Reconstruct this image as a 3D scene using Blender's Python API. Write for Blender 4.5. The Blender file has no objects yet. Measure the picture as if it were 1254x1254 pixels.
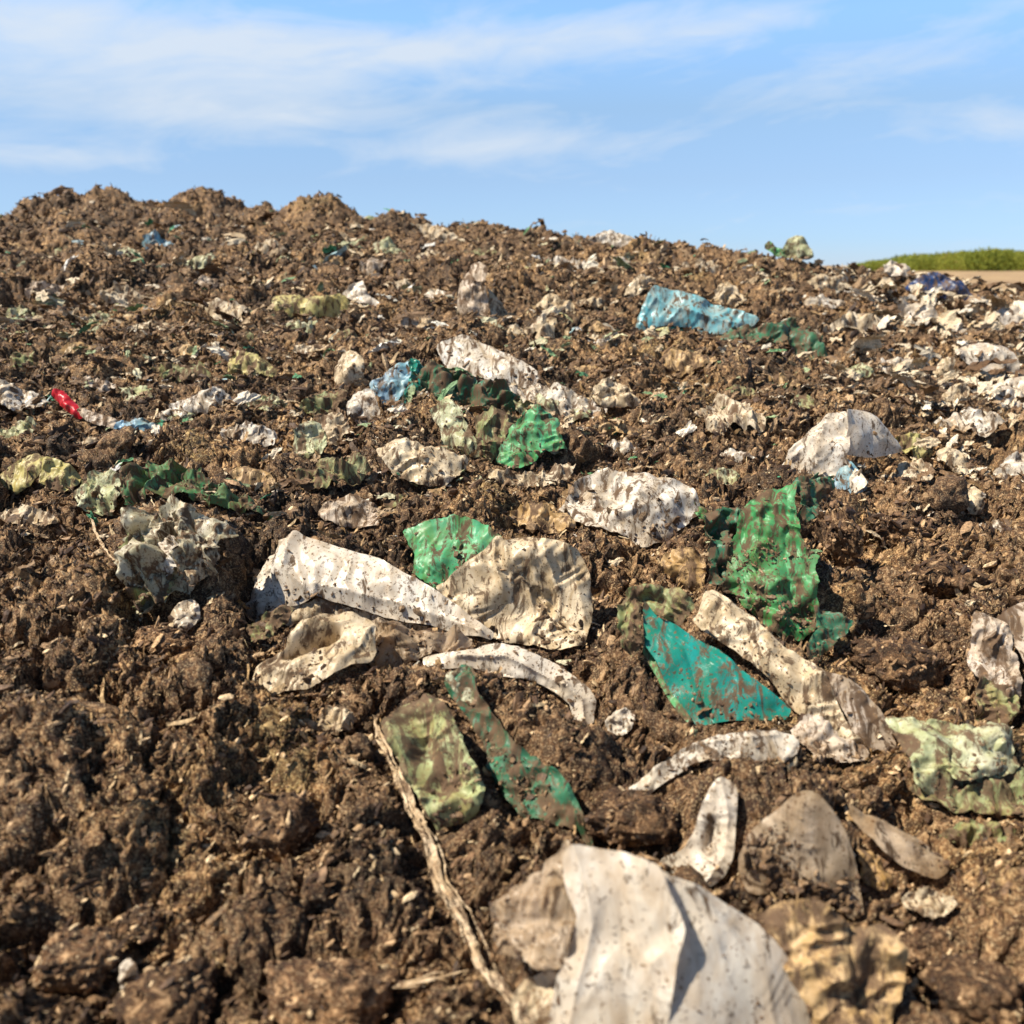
import bpy, math, random
import numpy as np
from mathutils import Vector, Matrix, noise as mnoise
from mathutils.geometry import delaunay_2d_cdt

random.seed(7)
RNG = np.random.default_rng(11)
R = math.radians
scene = bpy.context.scene
COL = scene.collection

# ------------------------------------------------------------------ camera
F = 1179.0            # focal length in pixels of the 1254 px photograph
PITCH = R(14.4)
CAMH = 0.60
CAM = np.array([0.0, 0.0, CAMH])
FWD = np.array([0.0, math.cos(PITCH), -math.sin(PITCH)])
UPV = np.array([0.0, math.sin(PITCH), math.cos(PITCH)])
RGT = np.array([1.0, 0.0, 0.0])
SUN_EL, SUN_AZ = R(55), R(-108)      # azimuth from +Y towards +X

def ray(px, py):
    px = np.asarray(px, float); py = np.asarray(py, float)
    dx = ((px - 627) / F)[..., None]; dy = ((627 - py) / F)[..., None]
    return FWD + dx * RGT + dy * UPV

# ------------------------------------------------------------------ noise
_G = np.array([[math.cos(a), math.sin(a)] for a in np.linspace(0, 2 * math.pi, 256, endpoint=False)], np.float32)

def _hash(ix, iy, seed):
    n = (ix.astype(np.int64) * 374761393 + iy.astype(np.int64) * 668265263 + seed * 144269504) & 0xffffffff
    n = ((n ^ (n >> 13)) * 1274126177) & 0xffffffff
    n = ((n ^ (n >> 15)) * 2246822519) & 0xffffffff
    return n ^ (n >> 16)

def perlin(x, y, seed=0):
    x = np.asarray(x, np.float64) + seed * 17.37; y = np.asarray(y, np.float64) - seed * 9.13
    ix = np.floor(x); iy = np.floor(y)
    fx = (x - ix).astype(np.float32); fy = (y - iy).astype(np.float32)
    ix = ix.astype(np.int64); iy = iy.astype(np.int64)
    u = fx * fx * fx * (fx * (fx * 6 - 15) + 10); v = fy * fy * fy * (fy * (fy * 6 - 15) + 10)
    def g(a, b):
        h = _hash(ix + a, iy + b, seed) & 255
        return _G[h, 0] * (fx - a) + _G[h, 1] * (fy - b)
    n00, n10, n01, n11 = g(0, 0), g(1, 0), g(0, 1), g(1, 1)
    a = n00 + u * (n10 - n00); b = n01 + u * (n11 - n01)
    return (a + v * (b - a)) * 1.5

def fbm(x, y, seed=0, octv=4, gain=.5):
    s = 0; a = 1; f = 1; t = 0
    for i in range(octv):
        s = s + a * perlin(x * f, y * f, seed + i * 3); t += a; a *= gain; f *= 2.03
    return s / t

def ridged(x, y, seed=0, octv=3, gain=.5):
    s = 0; a = 1; f = 1; t = 0
    for i in range(octv):
        s = s + a * (1 - 2 * np.abs(perlin(x * f, y * f, seed + i * 5))); t += a; a *= gain; f *= 2.1
    return s / t

def worley(x, y, seed=0):
    """F1, F2 and the random value of the nearest cell"""
    x = np.asarray(x, np.float64); y = np.asarray(y, np.float64)
    ix = np.floor(x).astype(np.int64); iy = np.floor(y).astype(np.int64)
    f1 = np.full(x.shape, 9.0, np.float32); f2 = f1.copy(); rv = np.zeros(x.shape, np.float32)
    for a in (-1, 0, 1):
        for b in (-1, 0, 1):
            h = _hash(ix + a, iy + b, seed)
            cx = ix + a + ((h & 1023) / 1023.0); cy = iy + b + (((h >> 10) & 1023) / 1023.0)
            d = np.hypot(cx - x, cy - y).astype(np.float32)
            m = d < f1
            f2 = np.where(m, f1, np.minimum(f2, d)); rv = np.where(m, ((h >> 20) & 1023) / 1023.0, rv)
            f1 = np.where(m, d, f1)
    return f1, f2, rv

# ------------------------------------------------------------------ base terrain
_CPX = np.array([-900, -300, 0, 80, 200, 300, 430, 520, 620, 700, 800, 900, 1000, 1060, 1100, 1180, 1254, 1500, 2200], float)
_CPY = np.array([330, 268, 260, 252, 250, 253, 263, 268, 272, 286, 291, 303, 322, 330, 341, 350, 360, 420, 520], float)
_CD = np.array([6.0, 6.6, 6.8, 6.9, 6.9, 6.9, 6.8, 6.7, 6.6, 6.5, 6.4, 6.3, 6.2, 6.1, 6.0, 5.9, 5.8, 5.2, 4.5], float)

def base_z(x, y):
    x = np.asarray(x, float); y = np.asarray(y, float)
    ye = np.maximum(y, 0.35)
    px = 627 + F * x / (ye * math.cos(PITCH))
    px = 627 + np.clip(px - 627, -1500, 1500)
    py = np.interp(px, _CPX, _CPY); D = np.interp(px, _CPX, _CD)
    dy = (627 - py) / F
    slope = (-math.sin(PITCH) + dy * math.cos(PITCH)) / (math.cos(PITCH) + dy * math.sin(PITCH))
    zc = CAMH + D * slope
    s = (y - 0.6) / (D - 0.6)
    z = zc * s + 0.035 * np.sin(np.clip(s, 0, 1) * math.pi)
    k = (y - D) / 0.45
    z = z - 0.22 * np.logaddexp(0, np.clip(k, -30, 60)) * np.where(k > -6, 1, 0)
    z = z + 0.045 * perlin(x / 0.85, y / 0.85, 3) * np.clip(y / 1.5, .3, 1.2) + 0.022 * perlin(x / 0.36, y / 0.36, 4)
    return z

def on_ground(px, py):
    """the point where the ray through a pixel meets the base terrain"""
    d = ray(px, py).reshape(3)
    t = np.linspace(0.4, 9.5, 3000)
    P = CAM + t[:, None] * d
    h = P[:, 2] - base_z(P[:, 0], P[:, 1])
    i = np.argmax(h < 0)
    if h[i] >= 0: i = int(np.argmin(h))
    return P[i]

# ------------------------------------------------------------------ materials
def nt(m):
    m.use_nodes = True
    t = m.node_tree; t.nodes.clear()
    return t
def N(t, typ, **kw):
    n = t.nodes.new(typ)
    for k, v in kw.items():
        if k.startswith('i_'):
            key = k[2:]
            n.inputs[int(key) if key.isdigit() else key.replace('_', ' ')].default_value = v
        else: setattr(n, k, v)
    return n
def L(t, a, b): t.links.new(a, b)
def ramp(t, fac, stops, interp='LINEAR'):
    n = t.nodes.new('ShaderNodeValToRGB'); n.color_ramp.interpolation = interp
    e = n.color_ramp.elements
    while len(e) < len(stops): e.new(.5)
    for q, (p, c) in zip(e, stops):
        q.position = p; q.color = c if len(c) == 4 else (*c, 1)
    L(t, fac, n.inputs[0]); return n
def g3(v): return (v, v, v, 1)
def mix(t, fac, a, b):
    n = t.nodes.new('ShaderNodeMix'); n.data_type = 'RGBA'
    for s, v in ((n.inputs[0], fac), (n.inputs[6], a), (n.inputs[7], b)):
        if hasattr(v, 'is_linked'): L(t, v, s)
        else: s.default_value = v if not isinstance(v, tuple) or len(v) == 4 else (*v, 1)
    return n.outputs[2]

def soil_material(name='soil', tone=1.0, tan=0.5, scale=1.0):
    m = bpy.data.materials.new(name); t = nt(m)
    tc = N(t, 'ShaderNodeTexCoord').outputs['Object']
    n1 = N(t, 'ShaderNodeTexNoise', i_Scale=7 * scale, i_Detail=6.0, i_Roughness=.6); L(t, tc, n1.inputs['Vector'])
    n2 = N(t, 'ShaderNodeTexNoise', i_Scale=70 * scale, i_Detail=7.0, i_Roughness=.7, i_Distortion=.6); L(t, tc, n2.inputs['Vector'])
    n3 = N(t, 'ShaderNodeTexNoise', i_Scale=420 * scale, i_Detail=3.0, i_Roughness=.65); L(t, tc, n3.inputs['Vector'])
    def k3(r, g, b): return (r * tone, g * tone, b * tone)
    c1 = ramp(t, n1.outputs[0], [(.36, k3(.034, .016, .008)), (.5, k3(.092, .046, .020)), (.62, k3(.20, .110, .047))])
    c2 = ramp(t, n2.outputs[0], [(.40, k3(.014, .0068, .0034)), (.490, k3(.078, .036, .016)), (.55, k3(.235, .124, .055)), (.615, k3(.72, .47, .25))])
    c = mix(t, .62, c1.outputs[0], c2.outputs[0])
    sp = ramp(t, n3.outputs[0], [(.54, g3(0)), (.61, g3(tan))])
    c = mix(t, sp.outputs[0], c, (.50 * tone, .36 * tone, .20 * tone))
    n4 = N(t, 'ShaderNodeTexNoise', i_Scale=3.1 * scale, i_Detail=5.0, i_Roughness=.62, i_Distortion=.5); L(t, tc, n4.inputs['Vector'])
    tone_ = ramp(t, n4.outputs[0], [(.36, (.46, .47, .50)), (.45, (.72, .70, .70)), (.53, (1.0, 1.0, 1.0)), (.60, (1.18, 1.14, 1.02)), (.68, (1.0, 1.06, .90))])
    mk = N(t, 'ShaderNodeMix', data_type='RGBA', blend_type='MULTIPLY'); mk.inputs[0].default_value = 1
    L(t, c, mk.inputs[6]); L(t, tone_.outputs[0], mk.inputs[7]); c = mk.outputs[2]
    b = N(t, 'ShaderNodeBump', i_Strength=1.0, i_Distance=.005)
    add = N(t, 'ShaderNodeMath', operation='MULTIPLY_ADD'); add.inputs[1].default_value = .45
    L(t, n3.outputs[0], add.inputs[0]); L(t, n2.outputs[0], add.inputs[2]); L(t, add.outputs[0], b.inputs['Height'])
    rr = ramp(t, n2.outputs[0], [(.35, g3(.55)), (.6, g3(.95))])
    p = N(t, 'ShaderNodeBsdfPrincipled', i_Roughness=.9); p.inputs['Specular IOR Level'].default_value = .3
    L(t, rr.outputs[0], p.inputs['Roughness'])
    L(t, c, p.inputs['Base Color']); L(t, b.outputs[0], p.inputs['Normal'])
    o = N(t, 'ShaderNodeOutputMaterial'); L(t, p.outputs[0], o.inputs[0]); return m

def crumb_material(name, stops):
    m = bpy.data.materials.new(name); t = nt(m)
    at = N(t, 'ShaderNodeAttribute', attribute_name='rnd')
    c = ramp(t, at.outputs['Fac'], stops)
    tc = N(t, 'ShaderNodeTexCoord').outputs['Object']
    n2 = N(t, 'ShaderNodeTexNoise', i_Scale=260.0, i_Detail=4.0, i_Roughness=.7); L(t, tc, n2.inputs['Vector'])
    f = ramp(t, n2.outputs[0], [(.42, g3(.55)), (.62, g3(1.3))])
    mm = N(t, 'ShaderNodeMix', data_type='RGBA', blend_type='MULTIPLY'); mm.inputs[0].default_value = 1
    L(t, c.outputs[0], mm.inputs[6]); L(t, f.outputs[0], mm.inputs[7])
    b = N(t, 'ShaderNodeBump', i_Strength=.6, i_Distance=.002); L(t, n2.outputs[0], b.inputs['Height'])
    p = N(t, 'ShaderNodeBsdfPrincipled', i_Roughness=.6); p.inputs['Specular IOR Level'].default_value = .35
    L(t, mm.outputs[2], p.inputs['Base Color']); L(t, b.outputs[0], p.inputs['Normal'])
    o = N(t, 'ShaderNodeOutputMaterial'); L(t, p.outputs[0], o.inputs[0]); return m

SOILC = (.13, .078, .043)
def film(name, c1, c2, dirt=.4, speck=.5, trans=.25, rough=.42, stain=(.34, .22, .10), soil=SOILC, k=1.0, sheer=0.0):
    """dirty plastic film: two base colours, a smeared stain, soil smears and small specks"""
    m = bpy.data.materials.new(name); t = nt(m)
    tc0 = N(t, 'ShaderNodeTexCoord').outputs['Object']
    oi = N(t, 'ShaderNodeObjectInfo')
    off = N(t, 'ShaderNodeVectorMath', operation='ADD'); L(t, tc0, off.inputs[0])
    sc = N(t, 'ShaderNodeVectorMath', operation='SCALE'); sc.inputs[0].default_value = (37, 21, 13); L(t, oi.outputs['Random'], sc.inputs['Scale'])
    L(t, sc.outputs[0], off.inputs[1]); tc = off.outputs[0]
    mp = N(t, 'ShaderNodeMapping'); mp.inputs['Scale'].default_value = (1.25, .8, .42); L(t, tc, mp.inputs['Vector'])
    rz = N(t, 'ShaderNodeCombineXYZ'); r1 = N(t, 'ShaderNodeMath', operation='MULTIPLY'); r1.inputs[1].default_value = 5.0; L(t, oi.outputs['Random'], r1.inputs[0]); L(t, r1.outputs[0], rz.inputs[1]); L(t, rz.outputs[0], mp.inputs['Rotation']); tcm = mp.outputs[0]
    def noi(s, d, r, dist=0, v=None):
        n = N(t, 'ShaderNodeTexNoise', i_Scale=s * k, i_Detail=d, i_Roughness=r, i_Distortion=dist); L(t, v or tc, n.inputs['Vector']); return n.outputs[0]
    nb, ns, nd, nf, nx = noi(16, 4., .6, .5), noi(22, 6., .68, 1.2, tcm), noi(42, 9., .72, .8, tcm), noi(210, 3., .6), noi(150, 3., .55, .8)
    base = mix(t, ramp(t, nb, [(.38, g3(0)), (.62, g3(1))]).outputs[0], c1, c2)
    base = mix(t, ramp(t, ns, [(.40, g3(0)), (.66, g3(.85))]).outputs[0], base, stain)
    lo = .665 - .36 * dirt
    dm = ramp(t, nd, [(lo - .035, g3(0)), (lo + .006, g3(.22)), (lo + .018, g3(.80)), (lo + .09, g3(1))])
    base = mix(t, dm.outputs[0], base, soil)
    ls = .69 - .11 * speck
    sm = ramp(t, nf, [(ls, g3(0)), (ls + .05, g3(.9))])
    base = mix(t, sm.outputs[0], base, (.24, .14, .065))
    lx = .71 - .10 * speck
    sx = ramp(t, nx, [(lx, g3(0)), (lx + .03, g3(.95))])
    pm = N(t, 'ShaderNodeMath', operation='MULTIPLY'); L(t, sx.outputs[0], pm.inputs[0]); L(t, ramp(t, noi(13, 4., .6, .5), [(.40, g3(.08)), (.60, g3(1))]).outputs[0], pm.inputs[1])
    base = mix(t, pm.outputs[0], base, (.13, .075, .04))
    h = N(t, 'ShaderNodeMath', operation='MULTIPLY_ADD'); h.inputs[1].default_value = .5
    L(t, dm.outputs[0], h.inputs[0]); L(t, nd, h.inputs[2])
    h2 = N(t, 'ShaderNodeMath', operation='MULTIPLY_ADD'); h2.inputs[1].default_value = .35
    L(t, pm.outputs[0], h2.inputs[0]); L(t, h.outputs[0], h2.inputs[2])
    b = N(t, 'ShaderNodeBump', i_Strength=.28, i_Distance=.002); L(t, h2.outputs[0], b.inputs['Height'])
    rr = ramp(t, dm.outputs[0], [(0, g3(rough)), (1, g3(.9))])
    p = N(t, 'ShaderNodeBsdfPrincipled'); p.inputs['Specular IOR Level'].default_value = .45
    L(t, rr.outputs[0], p.inputs['Roughness']); L(t, base, p.inputs['Base Color']); L(t, b.outputs[0], p.inputs['Normal'])
    tr = N(t, 'ShaderNodeBsdfTranslucent'); L(t, base, tr.inputs['Color']); L(t, b.outputs[0], tr.inputs['Normal'])
    ms = N(t, 'ShaderNodeMixShader'); ms.inputs[0].default_value = trans
    L(t, p.outputs[0], ms.inputs[1]); L(t, tr.outputs[0], ms.inputs[2])
    out = ms.outputs[0]
    if sheer:
        tp = N(t, 'ShaderNodeBsdfTransparent', i_Color=(.93, .88, .8, 1))
        inv = ramp(t, dm.outputs[0], [(0, g3(sheer)), (1, g3(0))])
        m2 = N(t, 'ShaderNodeMixShader'); L(t, inv.outputs[0], m2.inputs[0]); L(t, out, m2.inputs[1]); L(t, tp.outputs[0], m2.inputs[2]); out = m2.outputs[0]
    o = N(t, 'ShaderNodeOutputMaterial'); L(t, out, o.inputs[0]); return m

M = dict(
milky=film('milky_film', (.87, .81, .71), (.81, .74, .62), .15, .6, .50, .28, (.62, .48, .32)),
    white=film('white_film', (.87, .81, .71), (.80, .71, .57), .27, .85, .40, .28, (.58, .46, .32)),
    white_dirty=film('dirty_white_film', (.82, .77, .68), (.68, .61, .50), .40, .8, .3, .36, (.46, .34, .2)),
    cream=film('cream_film', (.84, .72, .52), (.72, .58, .38), .36, .8, .32, .36, (.45, .31, .15)),
    cream_dirty=film('dirty_cream_film', (.70, .60, .44), (.54, .43, .28), .47, .8, .15, .6, (.36, .25, .12)),
    beige=film('beige_film', (.60, .50, .40), (.50, .41, .31), .48, .8, .2, .5, (.40, .28, .16)),
    tan=film('tan_film', (.60, .42, .22), (.48, .32, .15), .48, .7, .2, .5, (.38, .22, .07)),
    brownsheer=film('brown_sheer_film', (.86, .72, .55), (.72, .58, .40), .30, .7, .58, .30, (.44, .29, .15), sheer=.18),
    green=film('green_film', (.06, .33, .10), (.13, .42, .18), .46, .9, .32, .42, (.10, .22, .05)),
    brightgreen=film('bright_green_film', (.07, .42, .18), (.16, .50, .27), .38, .7, .34, .40, (.14, .30, .07)),
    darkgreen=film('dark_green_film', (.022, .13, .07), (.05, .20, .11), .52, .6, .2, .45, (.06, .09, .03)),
    grimegreen=film('grimy_green_film', (.20, .26, .10), (.32, .34, .17), .56, .8, .18, .55, (.27, .20, .06)),
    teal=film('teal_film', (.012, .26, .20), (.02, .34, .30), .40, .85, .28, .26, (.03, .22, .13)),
    mosspacket=film('mossy_packet_film', (.44, .50, .26), (.36, .40, .17), .52, .8, .18, .5, (.30, .22, .07)),
    grimegrey=film('grimy_grey_film', (.76, .70, .56), (.58, .55, .38), .41, .9, .3, .40, (.40, .32, .16)),
    dirtygreen=film('dirty_green_film', (.05, .24, .09), (.14, .34, .15), .46, .9, .3, .42, (.18, .17, .06)),
    cyan=film('light_teal_film', (.10, .40, .46), (.24, .50, .54), .34, .6, .25, .36, (.36, .34, .28)),
    blue=film('blue_film', (.30, .44, .58), (.10, .32, .42), .36, .6, .22, .4, (.35, .40, .34)),
    navy=film('navy_film', (.012, .05, .17), (.02, .03, .08), .38, .3, .1, .4, (.02, .03, .06)),
    palegreen=film('pale_green_film', (.46, .50, .30), (.56, .54, .37), .44, .8, .22, .46, (.34, .33, .12)),
    yellow=film('yellowed_film', (.56, .47, .20), (.48, .44, .18), .42, .7, .22, .46, (.36, .28, .07)),
    bone=film('pale_crust', (.60, .51, .38), (.50, .41, .28), .42, .7, .1, .65, (.40, .27, .12)),
    red=film('red_film', (.62, .015, .03), (.5, .02, .03), .18, .2, .15, .35, (.45, .02, .03)),
    stalk=film('dry_stalk', (.68, .54, .37), (.54, .40, .24), .34, .5, .1, .7, (.30, .18, .08), k=1.5),
)
SOIL = soil_material('soil', .92, .8)
CLOD = soil_material('clod_soil', .95, .35, 1.2)
CLODG = soil_material('dry_clod_soil', 1.35, .5, 1.0)
CRUMB = crumb_material('soil_crumb', [(0, (.02, .0095, .0048)), (.34, (.075, .038, .018)), (.60, (.20, .112, .054)), (.84, (.50, .32, .165)), (1, (.74, .55, .32))])
SPECK = crumb_material('stuck_soil', [(0, (.06, .035, .02)), (.4, (.15, .088, .046)), (.75, (.27, .175, .095)), (1, (.42, .30, .17))])
FIBRE = crumb_material('plant_fibre', [(0, (.03, .016, .008)), (.40, (.12, .066, .029)), (.72, (.36, .225, .10)), (1, (.64, .50, .30))])
SHRED = crumb_material('plastic_shred', [(0, (.13, .07, .032)), (.22, (.26, .16, .08)), (.42, (.46, .34, .20)), (.60, (.62, .51, .35)), (.70, (.72, .63, .50)), (.76, (.40, .38, .22)), (.84, (.26, .31, .16)), (.90, (.10, .24, .10)), (.93, (.05, .24, .13)), (.95, (.50, .44, .20)), (.985, (.70, .66, .60)), (1, (.30, .44, .45))])

# ------------------------------------------------------------------ mesh helpers
def mesh_from(name, V, Fc, mat, smooth=True, rnd=None):
    V = np.asarray(V, np.float32); Fc = np.asarray(Fc, np.int32)
    me = bpy.data.meshes.new(name); k = Fc.shape[1]
    me.vertices.add(len(V)); me.vertices.foreach_set('co', V.ravel())
    me.loops.add(Fc.size); me.loops.foreach_set('vertex_index', Fc.ravel())
    me.polygons.add(len(Fc)); me.polygons.foreach_set('loop_start', np.arange(0, Fc.size, k, dtype=np.int32))
    me.polygons.foreach_set('use_smooth', np.full(len(Fc), smooth, bool))
    if rnd is not None:
        a = me.attributes.new('rnd', 'FLOAT', 'POINT'); a.data.foreach_set('value', np.asarray(rnd, np.float32))
    me.materials.append(mat); me.update(calc_edges=True); me.validate()
    return me

def link(name, data, loc=(0, 0, 0), parent=None, label=None, cat=None, group=None, kind=None):
    o = bpy.data.objects.new(name, data); COL.objects.link(o)
    if parent is not None: o.parent = parent
    o.location = loc
    for k, v in (('label', label), ('category', cat), ('group', group), ('kind', kind)):
        if v: o[k] = v
    return o

def ico(sub):
    import bmesh
    bm = bmesh.new(); bmesh.ops.create_icosphere(bm, subdivisions=sub, radius=1)
    V = np.array([v.co[:] for v in bm.verts]); Fc = np.array([[v.index for v in f.verts] for f in bm.faces]); bm.free()
    return V, Fc

def rough_ico(sub, seed, amp=.45, freq=1.3, squash=(1, 1, 1)):
    V, Fc = ico(sub)
    out = []
    for v in V:
        p = Vector(v) * freq + Vector((seed * 3.1, seed * 1.7, -seed))
        d = 1 + amp * mnoise.noise(p) + amp * .55 * mnoise.noise(p * 2.3) + (amp * .3 * mnoise.noise(p * 5.1) if sub > 2 else 0) + (amp * .2 * mnoise.noise(p * 11) if sub > 3 else 0)
        out.append(v * d)
    return np.array(out) * np.array(squash), Fc

def rand_rot(n, rng, tilt=None, along=None):
    """n random rotation matrices"""
    q = rng.normal(size=(n, 4))
    if tilt is not None:
        q = np.stack([np.ones(n), rng.normal(size=n) * tilt, rng.normal(size=n) * tilt, rng.normal(size=n) * 1.5], 1)
    if along is not None:
        an = (along + rng.normal(size=n) * .55) / 2
        q = np.stack([np.cos(an), rng.normal(size=n) * tilt * .5, rng.normal(size=n) * tilt * .5, np.sin(an)], 1)
    q /= np.linalg.norm(q, axis=1, keepdims=True)
    w, x, y, z = q.T
    return np.stack([1 - 2 * (y * y + z * z), 2 * (x * y - z * w), 2 * (x * z + y * w),
                     2 * (x * y + z * w), 1 - 2 * (x * x + z * z), 2 * (y * z - x * w),
                     2 * (x * z - y * w), 2 * (y * z + x * w), 1 - 2 * (x * x + y * y)], 1).reshape(n, 3, 3)

def scatter_mesh(name, P, S, templates, mat, rng, smooth=False, tilt=None, rnd=None, along=None):
    """many small pieces in one mesh; P positions, S (n,3) sizes"""
    n = len(P); which = rng.integers(0, len(templates), n)
    Rm = rand_rot(n, rng, tilt, along)
    if rnd is None: rnd = rng.random(n)
    Vs, Fs, As, off = [], [], [], 0
    for k, (V, Fc) in enumerate(templates):
        ix = np.where(which == k)[0]
        if not len(ix): continue
        W = np.einsum('nij,nvj->nvi', Rm[ix], V[None] * S[ix][:, None, :]) + P[ix][:, None, :]
        Vs.append(W.reshape(-1, 3))
        Fs.append((Fc[None] + (np.arange(len(ix)) * len(V))[:, None, None] + off).reshape(-1, Fc.shape[1]))
        As.append(np.repeat(rnd[ix], len(V))); off += len(ix) * len(V)
    return mesh_from(name, np.concatenate(Vs), np.concatenate(Fs), mat, smooth, np.concatenate(As))

def in_poly(P, poly):
    x, y = P[:, 0], P[:, 1]; r = np.zeros(len(P), bool)
    a = poly; b = np.roll(poly, -1, 0)
    for (x0, y0), (x1, y1) in zip(a, b):
        c = (y0 > y) != (y1 > y)
        if y1 != y0: r ^= c & (x < (x1 - x0) * (y - y0) / (y1 - y0) + x0)
    return r

def seg_dist(P, line, closed=False):
    d = np.full(len(P), 1e9)
    n = len(line)
    for i in range(n if closed else n - 1):
        a = line[i]; b = line[(i + 1) % n]; ab = b - a; q = max(ab @ ab, 1e-12)
        t = np.clip(((P - a) @ ab) / q, 0, 1)
        d = np.minimum(d, np.hypot(*(P - a - t[:, None] * ab).T))
    return d

def catmull(P, step, closed=True, sharp=.5):
    out = []; n = len(P)
    for i in range(n if closed else n - 1):
        p0, p1, p2, p3 = P[(i - 1) % n], P[i], P[(i + 1) % n], P[(i + 2) % n]
        if not closed: p0 = P[max(i - 1, 0)]; p3 = P[min(i + 2, n - 1)]
        m = max(1, int(np.hypot(*(p2 - p1)[:2]) / step))
        for k in range(m):
            t = k / m
            h1 = 2 * t**3 - 3 * t**2 + 1; h2 = -2 * t**3 + 3 * t**2; h3 = t**3 - 2 * t**2 + t; h4 = t**3 - t**2
            out.append(h1 * p1 + h2 * p2 + h3 * (p2 - p0) * .5 * sharp * 1.0 + h4 * (p3 - p1) * .5 * sharp * 1.0)
    if not closed: out.append(P[-1])
    return np.array(out)

SHEETS = []           # every built sheet's points: what the soil has to fit under
_SEED = [100]

def pxl(s):
    a = np.array([float(q) for q in s.replace(',', ' ').split()]); return a.reshape(-1, 2)

def plane_frame(tilt, yaw):
    t, w = R(tilt), R(yaw)
    n = np.array([math.sin(t) * math.sin(w), -math.sin(t) * math.cos(w), math.cos(t)])
    e1 = np.array([math.cos(w), math.sin(w), 0.0]); e2 = np.cross(n, e1)
    return n, e1, e2

def hit(px, py, P0, n):
    d = ray(px, py); t = ((P0 - CAM) @ n) / (d @ n)
    return CAM + t[..., None] * d

def creases(a, b, S, cf, sd, n=7, lo=.65):
    """crumpled film: flat facets between sharp folds that run in all directions"""
    rg = np.random.default_rng(sd); lam0 = S / cf
    a = a + .07 * S * perlin(a / (.55 * S), b / (.55 * S), sd + 1) + .010 * S * perlin(a / (.13 * S), b / (.13 * S), sd + 2)
    b = b + .07 * S * perlin(a / (.55 * S) + 7, b / (.55 * S), sd + 3) + .010 * S * perlin(a / (.13 * S), b / (.13 * S) + 5, sd + 4)
    h = 0
    for i in range(n):
        an = rg.uniform(0, math.pi); lam = lam0 * rg.uniform(lo, 1.9)
        q = (a * math.cos(an) + b * math.sin(an)) / lam + rg.uniform(0, 2)
        m = np.clip(.35 + 1.5 * perlin(a / (.45 * S) + i * 3.7, b / (.45 * S) - i * 1.3, sd + 11 + i), 0, 1)
        h = h + lam * (np.abs((q % 2) - 1) - .5) * m
    return h / (np.std(h) + 1e-9)

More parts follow.
